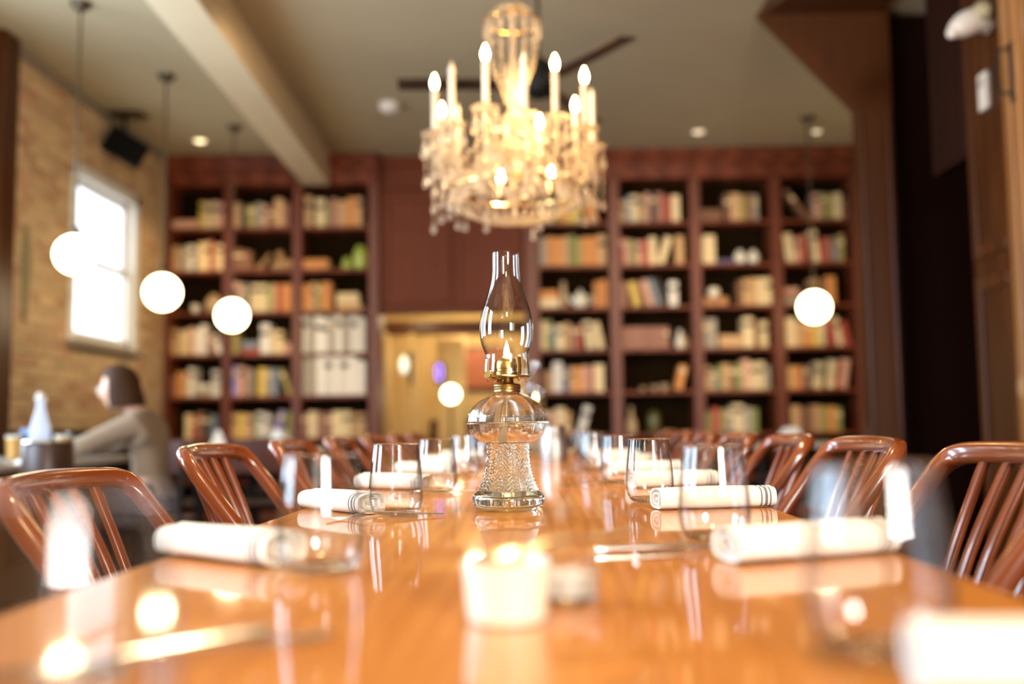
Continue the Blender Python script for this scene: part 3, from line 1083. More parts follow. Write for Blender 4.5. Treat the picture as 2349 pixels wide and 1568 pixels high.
for i, (x, s) in enumerate(((1.14, .8), (1.25, 1.0), (1.35, 1.25))):
    pot('dish', ('smallest of three grey dishes on the nearly empty fifth shelf', 'middle one of three grey dishes on the nearly empty fifth shelf', 'tallest of three grey dishes on the nearly empty fifth shelf')[i], 'dish',
        [(0, 0), (.02 * s, 0), (.025 * s, .012), (.045 * s, .05 * s), (.042 * s, .052 * s), (.02 * s, .02), (0, .018)], M['tan_clay'], (x, YS, LEVELS[2]))
pot('vase', 'tan long-necked bottle on the sixth shelf of the second bay past the doorway', 'vase',
    [(0, 0), (.045, 0), (.056, .04), (.054, .10), (.026, .16), (.016, .22), (.02, .26), (.014, .26), (0, .24)], M['tan_clay'], (1.02, YS, LEVELS[1]))
pot('jar', 'dark olive jar on the sixth shelf beside the long-necked bottle', 'jar',
    [(0, 0), (.05, 0), (.065, .04), (.065, .15), (.05, .19), (.04, .2), (.045, .215), (0, .22)], plain('olive_glaze', (.10, .085, .02), .3), (1.24, YS, LEVELS[1]))

# ------------------------------------------------------------------ back room contents
t = thing('globe_lamp', 'bright round lamp glowing in the back room through the doorway', 'lamp', (-.83, 11.0, 0))
MB().lathe([(0, 0), (.12, 0), (.12, .02), (.02, .04), (.014, .06), (.014, 1.14), (.03, 1.15), (0, 1.16)], 20).build('stand', M['bronze'], t, smooth=True)
MB().ball((0, 0, 1.25), .095, 24, 16).build('shade', M['back_lamp'], t, smooth=True)
t = thing('neon_sign', 'small violet oval neon ring on the back room wall', 'sign', (-.985, 11.295, 1.51))
MB().sweep([(.028 * math.cos(a), 0, .085 * math.sin(a)) for a in [2 * PI * i / 24 for i in range(25)]], .018, n=8, caps=False).build('tube', M['neon'], t, smooth=True)
MB().box(-.045, .045, .01, .25, -.11, .11, c=.004).build('backing', M['black'], t)
struct('trim_9', MB().box(-1.03, -.70, 11.545, 11.62, 0, 1.93, c=.01), M['tan_wall'])
t = thing('wall_sconce', 'pale oval glass sconce on a dark plate in the back room', 'lamp', (-1.345, 10.98, 1.58))
MB().ball((0, 0, 0), .05, 16, 12, sq=(1, .8, 2.0)).build('shade', emitter('pale_sconce_glow', (.9, .95, .75), .9), t, smooth=True)
MB().box(.052, .10, -.03, .115, -.22, .14, c=.005).box(-.02, .06, .03, .06, -.1, .1, c=.005).build('plate', M['bronze'], t)
t = thing('framed_picture', 'framed russet picture on the back room wall', 'picture', (-.52, 12.57, 1.62))
MB().box(-.33, .33, -.02, .03, -.28, .28, c=.006).build('frame', M['panel'], t)
MB().box(-.29, .29, -.024, -.018, -.24, .24).build('print', M['picture'], t)
t = thing('bar_cabinet', 'dark low cabinet standing in the back room', 'cabinet', (-.45, 12.2, 0))
MB().box(-.7, .7, -.3, .3, 0, .98, c=.01).build('body', M['dark_panel'], t)
for sx in (-.35, .35):
    d = MB().box(sx - .32, sx + .32, -.32, -.30, .08, .9, c=.005).build('door', M['panel'], t)
    MB().ball((sx - .24 * (1 if sx > 0 else -1), -.335, .5), .02).build('knob', M['brass'], d, smooth=True)
for i, (x, nm, m) in enumerate(((-.78, 'green', M['green_glass']), (-.98, 'amber', M['tan_clay']))):
    pot('bottle_lamp', 'round %s glass jar on the cabinet in the back room' % nm, 'jar', [(0, 0), (.05, 0), (.085, .04), (.085, .1), (.05, .15), (.04, .17), (0, .175)], m, (x, 12.05, .981))

# ------------------------------------------------------------------ long table
TA = math.radians(-0.95)


def on_table(x, y, z=0.75):
    """a place on the table top: x from its centre line, y along it"""
    c, s = math.cos(TA), math.sin(TA)
    return (-.024 + x * c - y * s, x * s + y * c, z)


t = thing('dining_table', 'long honey-coloured wooden dining table laid with glasses and napkins', 'table', (-.024, 0, 0), TA)
tt = MB()
Y0, Y1, HW = 0.22, 6.25, .428
tt.box(-HW, HW, Y0, Y1, .706, .75, c=.006)
tt.build('tabletop', M['table'], t)
MB().box(-.22, .22, .55, 5.9, .64, .705, c=.004).build('apron', M['table_leg'], t)
for y in (1.05, 3.25, 5.45):
    MB().box(-.06, .06, y - .09, y + .09, .06, .64, c=.008).build('leg', M['table_leg'], t)
    MB().box(-.11, .11, y - .22, y + .22, 0, .06, c=.012).build('foot', M['table_leg'], t)

# ------------------------------------------------------------------ bentwood chairs
HOOP = [(.196, -.085, .415), (.199, -.105, .47), (.206, -.150, .58), (.211, -.212, .68), (.214, -.264, .750), (.214, -.300, .797), (.211, -.318, .820),
        (.203, -.332, .835), (.186, -.344, .843), (.150, -.355, .847), (.075, -.367, .849), (0, -.371, .850)]


def make_chair(label):
    t = thing('bentwood_chair', label, 'chair', group='bentwood chairs at the long table')
    path = [(-a, b, c) for a, b, c in HOOP] + HOOP[-2::-1]
    MB().sweep(smooth_path(path, 5), .036, .031, n=16, power=3.0).build('back_hoop', M['chair'], t, smooth=True, ang=60)
    for u in (-.125, -.0625, 0, .0625, .125):
        yt = -.370 + .012 * (u / .125) ** 2
        p = smooth_path([(u * .86, -.222, .44), (u * .90, -.250, .56), (u * .96, -.300, .70), (u, yt, .838)], 5)
        MB().sweep(p, .024, .014, n=10, power=3.2).build('spindle', M['chair'], t, smooth=True, ang=60)
    s = MB()
    n = 32
    rings = [(.92, .425), (1.0, .435), (1.0, .452), (.95, .460), (.6, .452), (.0, .448)]
    vs, fs = [], []
    for (k, z) in rings:
        for i in range(n):
            a = 2 * PI * i / n
            ca, sa = math.cos(a), math.sin(a)
            e = .62
            vs.append((math.copysign(abs(ca) ** e, ca) * .205 * k, math.copysign(abs(sa) ** e, sa) * .224 * k - .026, z))
    for r in range(len(rings) - 1):
        for i in range(n):
            fs.append((r * n + i, r * n + (i + 1) % n, (r + 1) * n + (i + 1) % n, (r + 1) * n + i))
    fs.append(tuple(range(n)))
    s.add(vs, fs)
    s.build('seat', M['chair'], t, smooth=True)
    legs = {'f': ((.15, .14, .43), (.172, .172, 0)), 'r': ((.145, -.14, .43), (.175, -.205, 0))}
    for sx in (-1, 1):
        for k in 'fr':
            (a, b, c), (d, e, f) = legs[k]
            p = [(sx * (a + (d - a) * i / 8), b + (e - b) * i / 8, c + (f - c) * i / 8) for i in range(9)]
            MB().sweep(p, .036, n=12, scale=[1 - .35 * i / 8 for i in range(9)]).build('leg', M['chair'], t, smooth=True)
        MB().sweep([(sx * .163, .160, .18), (sx * .163, -.176, .18)], .018, n=10, ref=(0, 0, 1)).build('stretcher', M['chair'], t, smooth=True)
    MB().sweep([(-.163, 0, .18), (.163, 0, .18)], .018, n=10, ref=(0, 0, 1)).build('stretcher', M['chair'], t, smooth=True)
    return t


chair0 = make_chair('x')
first = True
LY = [1.545, 2.235, 2.925, 3.61, 4.30, 4.99, 5.68]
RY = [1.50, 2.165, 2.83, 3.53, 4.22, 4.91, 5.60]
for side, ysl in ((-1, LY), (1, RY)):
    for i, y in enumerate(ysl):
        xx, yy, _ = on_table(-.375 if side < 0 else .372, y)
        lab = 'polished red-brown bentwood chair, %s along the table side %s' % (
            ('nearest', 'second nearest', 'third', 'fourth', 'fifth', 'sixth', 'farthest')[i],
            'towards the brick wall' if side < 0 else 'towards the dark wood wall')
        rz = TA + (-PI / 2 if side < 0 else PI / 2) + random.uniform(-.03, .03)
        if first:
            chair0.location = (xx, yy, 0)
            chair0.rotation_euler = (0, 0, rz)
            chair0['label'] = lab
            first = False
        else:
            dup(chair0, (xx, yy, 0), rz, lab)
chair0.scale = (1, 1, .968)          # an older, slightly lower chair at the near end

# ------------------------------------------------------------------ oil lamp


def interp(prof, n):
    """resample a profile smoothly"""
    return [(max(p.x, 0), p.z) for p in smooth_path([(r, 0, z) for r, z in prof], n)]


def make_lamp(label, loc_):
    t = thing('oil_lamp', label, 'lamp', loc_, group='oil lamps on the long table')
    # pressed glass foot with beaded ribs and chevrons
    base = [(0, 0), (.045, 0), (.054, .002), (.062, .008), (.0645, .016), (.0635, .024), (.058, .030), (.052, .034)]
    MB().lathe(interp(base, 4) + [(.0, .034)], 64, mod=lambda th, i, r, z: r * (1 + .012 * math.cos(8 * th))).build('foot', M['lamp_glass'], t, smooth=True, ang=70)
    stem = [(.052, .0345), (.0475, .045), (.0425, .058), (.0385, .075), (.0365, .095), (.0362, .112), (.037, .1175)]
    sp = interp(stem, 14)
    NR = 10

    def relief(th, i, r, z):
        if i == 0 or i >= len(sp) - 1:
            return r * .97
        u = (th * NR / (2 * PI)) % 1.0
        d = abs(u - .5) * 2                      # 0 on the panel centre, 1 on the rib
        rr = r
        if d > .72:                              # beaded rib
            rr += .0034 * (1 - ((1 - d) / .28 - 1) ** 2) * (0.5 + .5 * math.cos(z * 2 * PI / .0060))
        else:                                    # chevrons (pressed wheat-ear pattern)
            rr += .0021 * math.cos((z - d * .0150) * 2 * PI / .0078)
        return rr
    MB().lathe([(0, .0345)] + sp + [(0, .1175)], 180, mod=relief).build('stem', M['lamp_glass'], t, smooth=True, ang=80)
    # font: panelled bowl; thin wall above the oil, the oil itself below
    full = [(.036, .118), (.050, .122), (.0615, .130), (.0695, .140), (.0738, .152), (.0745, .158), (.0730, .168), (.067, .179), (.056, .190), (.040, .199), (.027, .204), (.0222, .207), (.0222, .213)]
    fp = interp(full, 5)

    def panel(th, i, r, z):
        k = max(0, min(1, (z - .118) / .02)) * max(0, min(1, (.207 - z) / .02))
        return r * (1 - .052 * k * (1 - abs(math.sin(4 * th)) ** .55))
    fin = [(r * .948 - .0014, z) for r, z in fp if z >= .1195][::-1]
    nf = len(fp)
    MB().lathe([(0, .118)] + fp + fin + [(0, fin[-1][1])], 160, mod=lambda th, i, r, z: panel(th, i, r, z) if i <= nf else r).build('font', M['font_glass'], t, smooth=True, ang=50)
    oil = [(r * .948 - .0020, z + .0004) for r, z in fp if .1195 <= z <= .1535]
    MB().lathe([(0, oil[0][1])] + oil + [(0, oil[-1][1])], 96).build('oil', M['oil'], t, smooth=True, ang=60)
    MB().lathe([(.0758, .1525), (.0768, .1535), (.0768, .155), (.0755, .156)], 160, mod=lambda th, i, r, z: panel(th, i, r, z)).build('seam', M['lamp_glass'], t, smooth=True)
    MB().sweep(smooth_path([(0, 0, .225), (.001, 0, .19), (-.004, .002, .155), (-.016, .004, .128), (.004, .01, .122)]), .010, .002, n=8).build('wick', M['wick'], t, smooth=True)
    # burner
    MB().lathe([(0, .2085), (.0235, .2085), (.0242, .2105), (.0235, .213), (.0245, .215), (.0238, .218), (.0248, .220), (.0238, .2225), (.021, .224), (.014, .225), (.0115, .228), (.0115, .2345), (0, .2345)], 40).build('collar', M['brass'], t, smooth=True)
    MB().lathe([(.0, .2345), (.040, .2345), (.0418, .236), (.0418, .2375), (.040, .239), (.0, .239)], 48).build('gallery', M['brass'], t, smooth=True)
    MB().lathe([(.0195, .239), (.0195, .246), (.0180, .2475), (.0180, .251), (.0190, .252), (.0185, .262), (.0165, .268), (.0110, .2725), (.0045, .2735), (0, .2735)], 40).build('burner_cone', M['brass'], t, smooth=True)
    for k in range(4):
        a = math.radians(-58) + k * PI / 2
        c, s = math.cos(a), math.sin(a)
        p = smooth_path([(.0405 * c, .0405 * s, .236), (.0432 * c, .0432 * s, .243), (.0435 * c, .0435 * s, .255), (.0422 * c, .0422 * s, .268), (.0436 * c, .0436 * s, .271)], 4)
        MB().sweep(p, .0082, .0010, n=8, ref=(c, s, 0)).build('prong', M['brass'], t, smooth=True)
        MB().sweep([(.041 * c + .0035 * math.cos(q) * c, .041 * s + .0035 * math.cos(q) * s, .2318 + .0035 * math.sin(q)) for q in [i * 2 * PI / 12 for i in range(13)]], .0018, n=6, ref=(-s, c, 0), caps=False).build('loop', M['brass'], t, smooth=True)
    MB().sweep(smooth_path([(-.008, -.010, .2300), (-.016, -.020, .2290), (-.024, -.030, .2320), (-.032, -.040, .2385)], 6), .0058, n=8, scale=[1 + .35 * math.sin(i * 1.7) for i in range(19)]).build('wick_shaft', M['brass'], t, smooth=True)
    kn = MB()
    ax = Vector((-.022, -.027, .017)).normalized()
    kn.lathe([(0, -.002), (.0080, -.002), (.0088, 0), (.0080, .002), (0, .002)], 36, mod=lambda th, i, r, z: r * (1 + .10 * math.cos(12 * th)) if r > .001 else r)
    q = Vector((0, 0, 1)).rotation_difference(ax).to_matrix()
    kn.v = [tuple(q @ Vector(v) + Vector((-.0325, -.0405, .2390))) for v in kn.v]
    kn.build('wick_knob', M['bright_brass'], t, smooth=True)
    # chimney
    ch = [(.0408, .2395), (.0418, .241), (.0412, .250), (.0400, .262), (.0392, .2735), (.0392, .278), (.0412, .284), (.0450, .293), (.0478, .305), (.0488, .318), (.0486, .330), (.0472, .343), (.0442, .357),
          (.0400, .370), (.0352, .385), (.0308, .400), (.0276, .413), (.0258, .424), (.0250, .434), (.0247, .448), (.0247, .4635)]
    cp = interp(ch, 4)
    inner = [(r - .0013, z) for r, z in cp][::-1]
    MB().lathe(cp + [(.0241, .4645)] + inner, 72, close=True).build('chimney', M['chimney'], t, smooth=True, ang=60)
    MB().lathe([(0, .2720), (.0042, .2745), (.0058, .2800), (.0050, .2870), (.0028, .2950), (.0010, .3015), (0, .3035)], 16).build('flame', M['flame'], t, smooth=True)
    return t


lamp1 = make_lamp('clear pressed-glass oil lamp burning at the near end of the long table', (-.034, 1.80, .7505))
lx = on_table(-.010, 4.90, .7505)
lamp2 = dup(lamp1, lx, 1.1, 'clear glass oil lamp burning farther down the long table')
lx3 = on_table(-.075, 5.65, .7505)
lamp3 = dup(lamp1, lx3, 2.0, 'clear glass oil lamp burning at the far end of the long table')
for (lc, p) in (((-.034, 1.80, 1.04), .9), ((lx[0], lx[1], 1.04), .9), ((lx3[0], lx3[1], 1.04), .9)):
    point_light('flame_light', lc, p, (1.0, .62, .25), .008)

pt = thing('water_pitcher', 'steel water pitcher standing on the long table before the second oil lamp', 'pitcher', on_table(.068, 4.05, .7503), .25)
MB().lathe(interp([(0.001, 0), (.050, 0), (.056, .006), (.058, .04), (.055, .085), (.047, .120), (.044, .140), (.048, .150)], 4) + [(.0455, .1495), (.042, .139), (.052, .085), (.054, .04), (0, .012)], 36).build('body', M['dull_steel'], pt, smooth=True)
MB().sweep(smooth_path([(.044, 0, .135), (.075, 0, .140), (.096, 0, .110), (.088, 0, .060), (.057, 0, .035)], 5), .010, .016, n=10, ref=(0, 1, 0)).build('handle', M['dull_steel'], pt, smooth=True)
MB().sweep(smooth_path([(-.042, 0, .118), (-.054, 0, .138), (-.068, 0, .152)], 4), .040, .012, n=10, ref=(1, 0, .6)).build('spout', M['dull_steel'], pt, smooth=True)

# ------------------------------------------------------------------ tumblers
TUM = [(.0, .0), (.028, .0), (.0345, .002), (.0400, .008), (.0440, .018), (.0458, .030), (.0461, .042), (.0452, .058), (.0436, .075), (.0416, .093), (.0396, .110), (.0388, .1195)]


def make_tumbler(label):
    t = thing('tumbler', label, 'glass', group='stemless tumblers on the long table')
    op = interp(TUM[1:], 4)
    wall = [(r, z) for r, z in op if z >= .0098]
    inn = [(r - .0013, z) for r, z in wall][::-1]
    MB().lathe(wall + [(.0381, .1203)] + inn, 48, close=True).build('bowl', M['glass'], t, smooth=True, ang=60)
    MB().sweep([(.0385 * math.cos(a), .0385 * math.sin(a), .1204) for a in [2 * PI * i / 48 for i in range(49)]], .0018, n=8, ref=(0, 0, 1), caps=False).build('rim', M['glass_base'], t, smooth=True)
    low = [(r, z) for r, z in op if z < .0098]
    e = low[-1]
    MB().lathe([(0, 0.001), (.024, .001)] + low + [(e[0] - .002, .0097), (.030, .0085), (.018, .0068), (0, .0064)], 48).build('base', M['glass_base'], t, smooth=True, ang=60)
    return t


tum0 = make_tumbler('x')
tl = [(-.181, .425), (-.212, 1.056), (-.228, 1.705), (-.220, 2.29), (-.215, 3.05), (-.215, 3.72), (-.220, 4.40), (-.225, 5.10)]
trr = [(.238, .660), (.243, 1.305), (.228, 1.945), (.214, 2.56), (.190, 3.33), (.205, 3.98), (.210, 4.65), (.210, 5.3)]
first = True
for side, lst in (('brick wall', tl), ('dark wood wall', trr)):
    for i, (x, y) in enumerate(lst):
        lab = 'clear stemless tumbler, %s in the row on the %s side' % (('nearest', 'second', 'third', 'fourth', 'fifth', 'sixth', 'seventh', 'farthest')[i], side)
        loc_ = on_table(x, y, .7503)
        if first:
            tum0.location = loc_
            tum0['label'] = lab
            first = False
        else:
            dup(tum0, loc_, random.uniform(0, 6), lab)

# ------------------------------------------------------------------ rolled napkins, cutlery


def make_napkin(label, L=.19, seed=0):
    """a cotton napkin rolled to a flattened tube along x; striped hem bands at one end"""
    rnd = random.Random(seed)
    t = thing('napkin', label, 'napkin', group='rolled napkins on the long table')

    def sec(n=40):
        """outline of the roll: flattened, with the free edge lapping on top"""
        out = []
        for k in range(n):
            a = 2 * PI * k / n
            ca, sa = math.cos(a), math.sin(a)
            y = math.copysign(abs(ca) ** .75, ca) * .029
            z = math.copysign(abs(sa) ** .75, sa) * .0175
            if sa > 0:
                z += .0022 * (1 if ca > .1 else 0)
            out.append((y, z + .0175))
        return out
    S = sec()
    n = len(S)

    def tube(x0, x1, sc=1.0, steps=10):
        vs, fs = [], []
        for i in range(steps + 1):
            x = x0 + (x1 - x0) * i / steps
            w = 1 + .03 * math.sin(x * 34 + seed) + .02 * math.sin(x * 71 + seed * 2)
            for y, z in S:
                vs.append((x + .002 * math.sin(y * 90 + seed), y * w * sc, .0175 + (z - .0175) * sc * (1 + .04 * math.sin(x * 23 + seed))))
        for i in range(steps):
            for k in range(n):
                k2 = (k + 1) % n
                fs.append((i * n + k, i * n + k2, (i + 1) * n + k2, (i + 1) * n + k))
        return vs, fs, steps
    zmin = None
    vs, fs, st = tube(-L / 2, L / 2)
    b = MB()
    # ends: spiral folds recessed into the roll
    for end in (0, st):
        base = end * n
        prev = list(range(base, base + n))
        cx = sum(vs[i][0] for i in prev) / n
        d = -1 if end else 1
        for j, (sc, dx) in enumerate(((.86, .0015), (.80, .012), (.66, .012), (.60, .001), (.46, .001), (.40, .010), (.2, .010), (.14, .002))):
            nxt = []
            for i in range(n):
                v = vs[base + i]
                nxt.append(len(vs))
                vs.append((v[0] + d * dx, v[1] * sc, .0175 + (v[2] - .0175) * sc))
            for k in range(n):
                k2 = (k + 1) % n
                fs.append((prev[k], prev[k2], nxt[k2], nxt[k]))
            prev = nxt
        fs.append(tuple(prev))
    b.add(vs, fs)
    lo = min(v[2] for v in b.v)
    b.v = [(x, y, z - lo) for x, y, z in b.v]
    b.build('cloth', M['napkin'], t, smooth=True, ang=60)
    for (xa, wd) in ((L / 2 - .030, .0028), (L / 2 - .022, .0050), (L / 2 - .013, .0028)):
        vs, fs, _ = tube(xa, xa + wd, 1.012, 2)
        s = MB().add(vs, fs)
        s.v = [(x, y, max(.0004, z - lo)) for x, y, z in s.v]
        s.build('stripe', M['stripe'], t, smooth=True)
    return t


nl = [(-.340, 1.150, -.61), (-.342, 1.800, -.80), (-.335, 2.405, -.50), (-.345, 3.14, -.4), (-.345, 3.84, -.4), (-.335, 4.48, -.3)]
nr = [(.337, .572, -.06), (.318, 1.135, .42), (.325, 1.790, .22), (.33, 2.40, .35), (.33, 3.05, .1), (.33, 3.75, .3), (.33, 4.4, .1)]
nn = 0
names = ('nearest', 'second nearest', 'third', 'fourth', 'fifth', 'sixth', 'farthest')
for side, lst in (('brick wall', nl), ('dark wood wall', nr)):
    for i, (x, y, a) in enumerate(lst):
        o = make_napkin('white rolled napkin with grey stripes, %s along the %s side' % (names[i], side),   .20 if side == 'brick wall' else .215, nn)
        o.location = on_table(x, y, .7503)
        o.rotation_euler = (0, 0, TA + a)
        nn += 1


def make_fork(label):
    t = thing('fork', label, 'fork', group='forks on the long table')
    # handle along x, tines towards -x
    path = smooth_path([(.095, 0, .004), (.05, 0, .0055), (0, 0, .010), (-.03, 0, .0115), (-.05, 0, .0075)], 5)
    MB().sweep(path, .0028, .012, n=10, scale=[1.25 - .7 * i / 12 if i < 13 else .55 + .05 * (i - 12) for i in range(21)]).build('handle', M['steel'], t, smooth=True)
    h = MB()
    h.sweep(smooth_path([(-.046, 0, .0085), (-.056, 0, .0055), (-.066, 0, .0035)], 4), .0022, .021, n=10, scale=[.5, .7, .85, .95, 1, 1, 1, 1, 1]).build('head', M['steel'], t, smooth=True)
    for k in range(4):
        y = (k - 1.5) * .0060
        MB().sweep(smooth_path([(-.062, y, .004), (-.080, y, .0022), (-.100, y * .95, .0055)], 4), .0018, .0032, n=6).build('tine', M['steel'], t, smooth=True)
    return t


def make_knife(label):
    t = thing('knife', label, 'knife', group='knives on the long table')
    MB().sweep(smooth_path([(.11, 0, .0045), (.06, 0, .005), (.0, 0, .0045)], 5), .008, .014, n=12, scale=[1.1, 1.15, 1.1, 1.05, 1, .95, .9, .85, .8, .75, .7]).build('handle', M['steel'], t, smooth=True)
    b = MB()
    pl = [(.0, -.006), (-.02, -.009), (-.07, -.0105), (-.10, -.008), (-.112, .001), (-.10, .0055), (0, .0055)]
    n = len(pl)
    b.add([(x, y, .0035) for x, y in pl] + [(x, y, .0052) for x, y in pl], [tuple(range(n)), tuple(range(2 * n - 1, n - 1, -1))] + [(i, (i + 1) % n, (i + 1) % n + n, i + n) for i in range(n)])
    b.build('blade', M['steel'], t)
    return t


def make_spoon(label, cat='spoon', s=1.0):
    t = thing('spoon', label, cat)
    MB().sweep(smooth_path([(.10 * s, 0, .006), (.05 * s, 0, .007), (0, 0, .012), (-.028 * s, 0, .007)], 5), .0062, .010, n=10, scale=[1.3 - .045 * i for i in range(16)]).build('handle', M['spoon_metal'], t, smooth=True)
    vs, fs = [], []
    R, A = 8, 24
    for side, off in ((0, .0), (1, -.0012)):
        for r in range(R + 1):
            q = r / R
            for k in range(A):
                a = 2 * PI * k / A
                wid = .019 * (1 - .12 * math.cos(a))
                vs.append((-.050 * s + .030 * s * q * math.cos(a), wid * s * q * math.sin(a), .0010 + .0085 * q * q - off * 0 + (0.0 if side == 0 else .0009)))
    for side in (0, 1):
        o = side * (R + 1) * A
        for r in range(R):
            for k in range(A):
                k2 = (k + 1) % A
                fs.append((o + r * A + k, o + r * A + k2, o + (r + 1) * A + k2, o + (r + 1) * A + k))
    o = (R + 1) * A
    for k in range(A):
        fs.append((R * A + k, R * A + (k + 1) % A, o + R * A + (k + 1) % A, o + R * A + k))
    MB().add(vs, fs).build('spoon_bowl', M['spoon_metal'], t, smooth=True)
    return t


fork0 = make_fork('x')
fk = [(-.235, 1.655, .35, 'beside the third tumbler on the brick wall side'), (-.215, 2.215, .5, 'beside the fourth tumbler on the brick wall side'), (.215, 1.155, -2.85, 'beside the second tumbler on the dark wood wall side'),
      (.160, 2.47, -2.9, 'beside the fourth tumbler on the dark wood wall side'), (-.200, .655, .75, 'lying at the nearest place on the brick wall side'), (-.24, 2.92, .4, 'beside the fifth tumbler on the brick wall side')]
for i, (x, y, a, lab) in enumerate(fk):
    l_ = 'steel table fork ' + lab
    if i == 0:
        fork0['label'] = l_
        fork0.location = on_table(x, y, .7503)
        fork0.rotation_euler = (0, 0, a)
    else:
        dup(fork0, on_table(x, y, .7503), a, l_)
kn0 = make_knife('x')
kk = [(.19, 1.205, -2.95, 'beside the second tumbler on the dark wood wall side'), (-.255, .650, .75, 'lying at the nearest place on the brick wall side'), (.19, 3.17, -2.9, 'beside the fifth tumbler on the dark wood wall side')]
for i, (x, y, a, lab) in enumerate(kk):
    l_ = 'steel table knife ' + lab
    if i == 0:
        kn0['label'] = l_
        kn0.location = on_table(x, y, .7503)
        kn0.rotation_euler = (0, 0, a)
    else:
        dup(kn0, on_table(x, y, .7503), a, l_)

# salt ramekin with spoon, and a small glass dish behind it
rk = thing('ramekin', 'small white ramekin of salt in the middle of the table front', 'ramekin', on_table(-.006, .785, .7503))
MB().lathe([(0, 0), (.027, 0), (.030, .002), (.0335, .040), (.0345, .045), (.0325, .0455), (.0305, .040), (.0280, .008), (0, .006)], 40, mod=lambda th, i, r, z: r * (1 + (.012 * math.cos(28 * th) if i in (2, 3) else 0))).build('dish', M['ceramic'], rk, smooth=True)
MB().lathe([(0, .034), (.012, .0345), (.022, .033), (.0300, .031)], 28).build('salt', M['salt'], rk, smooth=True)
gd = thing('glass_dish', 'small clear glass dish of pale sugar behind the white ramekin', 'dish', on_table(.040, .868, .7503))
MB().lathe([(0, 0), (.024, 0), (.028, .004), (.030, .034), (.0285, .034), (.0262, .006), (0, .004)], 32).build('bowl', M['glass_base'], gd, smooth=True)
MB().lathe([(0, .0065), (.0250, .0065), (.0268, .022), (.014, .025), (0, .0255)], 28).build('sugar', M['salt'], gd, smooth=True)
sp = make_spoon('small pale metal spoon resting across the white ramekin of salt', s=.95)
sp.location = on_table(.030, .810, .7945)
sp.rotation_euler = (0, -.06, .68)

# ------------------------------------------------------------------ chandelier
CH = (-.040, 4.33, 0)
ch = thing('chandelier', 'crystal chandelier with candle bulbs hanging over the table', 'chandelier', CH)
col = [(0, 1.86), (.02, 1.865), (.035, 1.885), (.045, 1.92), (.03, 1.95), (.022, 1.97), (.05, 1.99), (.065, 2.02), (.06, 2.05), (.03, 2.08), (.02, 2.12), (.03, 2.15), (.05, 2.19), (.055, 2.23), (.035, 2.27), (.018, 2.31),
       (.016, 2.37), (.03, 2.40), (.04, 2.44), (.03, 2.48), (.015, 2.52), (.014, 2.72), (.03, 2.74), (.0, 2.76)]
MB().lathe(col, 24).build('column', M['crystal'], ch, smooth=True)
MB().lathe([(0, 2.755), (.02, 2.757), (.024, 2.77), (.010, 2.785), (.0, 2.79)], 16).build('cap', M['bright_brass'], ch, smooth=True)
chain = MB()
for k in range(19):
    zc = 2.80 + k * .038
    if zc > 3.50:
        break
    chain.sweep([((.010 * math.cos(a) if k % 2 else 0), (0 if k % 2 else .010 * math.cos(a)), zc + .022 * math.sin(a)) for a in [2 * PI * i / 12 for i in range(13)]], .005, n=6, ref=(.3, .2, 1), caps=False)
tag(chain.build('chain', M['bronze'], ch, smooth=True), kind='stuff')
MB().lathe([(0, 3.50), (.03, 3.505), (.06, 3.53), (.065, ZC), (0, ZC)], 24).build('ceiling_rose', M['bronze'], ch, smooth=True)
MB().lathe([(.03, 2.085), (.10, 2.075), (.115, 2.09), (.10, 2.105), (.03, 2.10)], 32, close=True).build('hub_dish', M['crystal'], ch, smooth=True)


def octa(mb, c, r, h, n=6):
    vs = [(c[0], c[1], c[2] + h * .5)] + [(c[0] + r * math.cos(2 * PI * k / n), c[1] + r * math.sin(2 * PI * k / n), c[2]) for k in range(n)] + [(c[0], c[1], c[2] - h * .5)]
    fs = [(0, 1 + k, 1 + (k + 1) % n) for k in range(n)] + [(n + 1, 1 + (k + 1) % n, 1 + k) for k in range(n)]
    mb.add(vs, fs)


def pendalogue(mb, c, r, h):
    """faceted pear drop hanging from c"""
    n = 6
    rows = [(.2, -.0), (.55, -.35), (1, -.68), (.6, -.92)]
    vs = [(c[0], c[1], c[2])]
    for k_, zz in rows:
        vs += [(c[0] + r * k_ * math.cos(2 * PI * k / n), c[1] + r * k_ * .6 * math.sin(2 * PI * k / n), c[2] + zz * h - .002) for k in range(n)]
    vs.append((c[0], c[1], c[2] - h))
    fs = [(0, 1 + (k + 1) % n, 1 + k) for k in range(n)]
    for i in range(len(rows) - 1):
        fs += [(1 + i * n + k, 1 + i * n + (k + 1) % n, 1 + (i + 1) * n + (k + 1) % n, 1 + (i + 1) * n + k) for k in range(n)]
    last = len(vs) - 1
    fs += [(last, 1 + (len(rows) - 1) * n + k, 1 + (len(rows) - 1) * n + (k + 1) % n) for k in range(n)]
    mb.add(vs, fs)


def strand(pts, r=.008, gap=.019):
    mb = MB()
    P = smooth_path(pts, 10)
    acc = 0
    octa(mb, P[0], r, r * 2)
    for a, b in zip(P, P[1:]):
        acc += (b - a).length
        if acc >= gap:
            octa(mb, b, r, r * 2.1)
            acc = 0
    return mb


